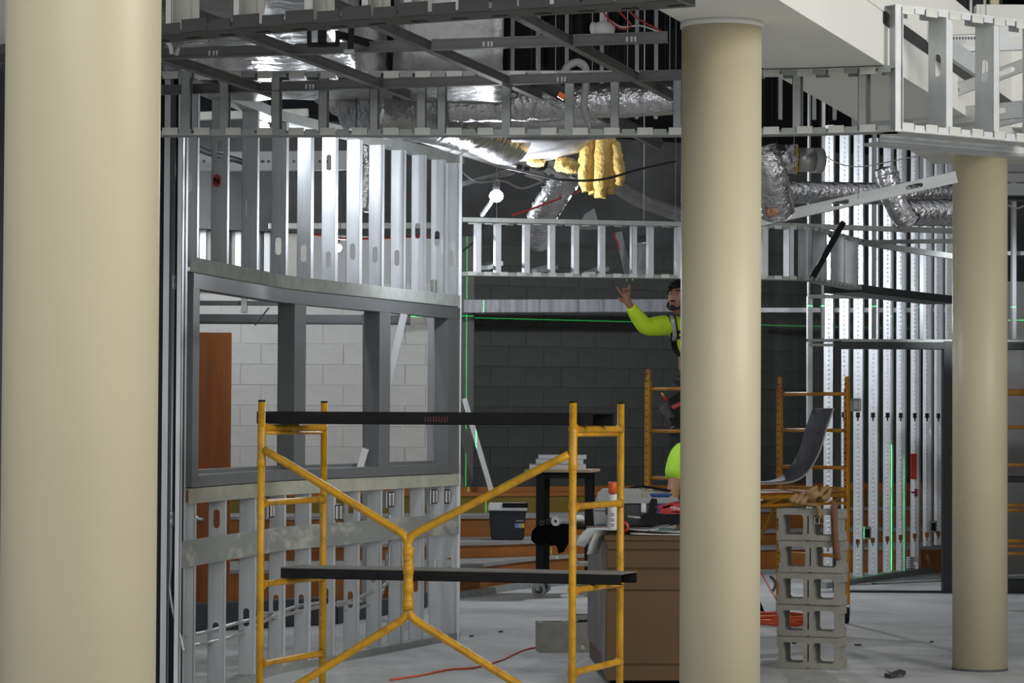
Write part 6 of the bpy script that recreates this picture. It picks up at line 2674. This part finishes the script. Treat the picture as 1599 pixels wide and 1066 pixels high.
O('tool_handle', bm, REDT, t1)
bm = B()
tube(bm, [P(1035.5, 617, pY - 0.02), P(1033, 613, pY - 0.02)], 0.009, 8, radii=[0.010, 0.007])
O('tool_tip', bm, YLAB, t1)
bm = B()
tube(bm, smoothpts([P(1048, 668, pY), P(1056, 664, pY), P(1066, 667, pY)], 4), 0.004, 6)
O('key_ring', bm, CHROME, t1)

# ---- second worker standing behind the chest
t2 = T('person', 'worker in a lime green t-shirt bending an arm behind the tool chest and column', 'person', (1.30, 17.55, 0))
f2 = V((-0.45, -0.9, 0)).normalized()
r2 = V((f2.y, -f2.x, 0))
pel2 = V((1.30, 17.56, 0.93))
ch2 = V((1.275, 17.52, 1.22))
nk2 = V((1.25, 17.49, 1.40))
hd2 = V((1.215, 17.44, 1.53))
sR = P(1062, 700, 17.45)
eR = P(1051, 768, 17.32)
wR = V((0.98, 17.02, 0.93))
sL = ch2 - r2 * 0.21 + up * 0.09
eL = sL + V((0.05, -0.06, -0.27))
wL = eL + V((-0.14, -0.2, -0.08))
h2R, h2L = pel2 + r2 * 0.09 - up * 0.06, pel2 - r2 * 0.09 - up * 0.06
k2R, k2L = h2R - up * 0.38 + f2 * 0.03, h2L - up * 0.38 + f2 * 0.02
a2R, a2L = V((k2R.x, k2R.y, 0.095)) - f2 * 0.03, V((k2L.x, k2L.y, 0.095)) - f2 * 0.02
figure(t2, pel2, ch2, nk2, hd2, ((sR, eR, wR), (sL, eL, wL)), ((h2R, k2R, a2R), (h2L, k2L, a2L)), f2, -0.35, True, False,
       [((V((-0.3, -0.9, -0.25))), V((0, 0.2, -1)), V((0.9, -0.3, 0)), (0.25, 0.3, 0.3, 0.35)), (V((-0.5, -0.8, -0.2)), V((0, 0.2, -1)), V((-0.8, 0.4, 0)), (0.3, 0.3, 0.35, 0.4))])
shirt_rig(pel2, ch2, nk2, ((sR, eR, wR), (sL, eL, wL)), 0.80, 0.0, HIVIS2, t2, 1.02)
trousers_rig(pel2, ((h2R, k2R, a2R), (h2L, k2L, a2L)), t2, JEAN)
boots(t2, [V((a2R.x, a2R.y, 0.001)), V((a2L.x, a2L.y, 0.001))], f2, BLK)

# ================================================================== LASER LEVEL
LZ = V((1.78, 22.6, 2.515))
t = T('laser_level', 'green laser level on a pole behind the middle column', 'laser level', (LZ.x, LZ.y, 0))
bm = B()
tube(bm, [V((LZ.x, LZ.y, 0.004)), V((LZ.x, LZ.y, LZ.z - 0.09))], 0.016, 10)
O('pole', bm, YEL2, t)
bm = B()
obox(bm, M.Translation(LZ - up * 0.06), 0.07, 0.09, 0.06, 0.01)
O('body', bm, BLK, t)
ll = light('laser_light', 'POINT', (0, 0, 0), 1.0, (1, 1, 1), radius=0.0)
ll.parent = t
ll.location = LZ - V(t.location)
ld_ = ll.data
ld_.use_nodes = True
nt = ld_.node_tree
em = next(n for n in nt.nodes if n.type == 'EMISSION')
em.inputs['Color'].default_value = (0.04, 1.0, 0.20, 1)
geo = nt.nodes.new('ShaderNodeTexCoord')


def vdot(vec):
    n = nt.nodes.new('ShaderNodeVectorMath')
    n.operation = 'DOT_PRODUCT'
    nt.links.new(geo.outputs['Normal'], n.inputs[0])
    n.inputs[1].default_value = vec
    return n.outputs['Value']


def math_(op, a, b=None):
    n = nt.nodes.new('ShaderNodeMath')
    n.operation = op
    for i, x in enumerate((a, b)):
        if x is None:
            continue
        if isinstance(x, (int, float)):
            n.inputs[i].default_value = x
        else:
            nt.links.new(x, n.inputs[i])
    return n.outputs[0]


def plane_line(nv, eps):
    return math_('LESS_THAN', math_('ABSOLUTE', vdot(nv)), eps)


def horiz(a, b):
    d = V((b[0] - a[0], b[1] - a[1], 0)).normalized()
    return d, V((-d.y, d.x, 0))


hline = plane_line((0, 0, 1), 0.0011)
dA, nA = horiz(LZ, (XP(728.5, 27.0), 27.0))
vA = math_('MULTIPLY', plane_line(nA, 0.0010), math_('GREATER_THAN', vdot(dA), 0.25))
sp1 = rc.p(1391)
dB, nB = horiz(LZ, (sp1.x, sp1.y))
vB = math_('MULTIPLY', math_('MULTIPLY', plane_line(nB, 0.0013), math_('GREATER_THAN', vdot(dB), 0.3)), math_('LESS_THAN', vdot((0, 0, 1)), -0.27))
tot = math_('ADD', math_('ADD', hline, vA), vB)
nt.links.new(math_('MULTIPLY', tot, 3000.0), em.inputs['Strength'])
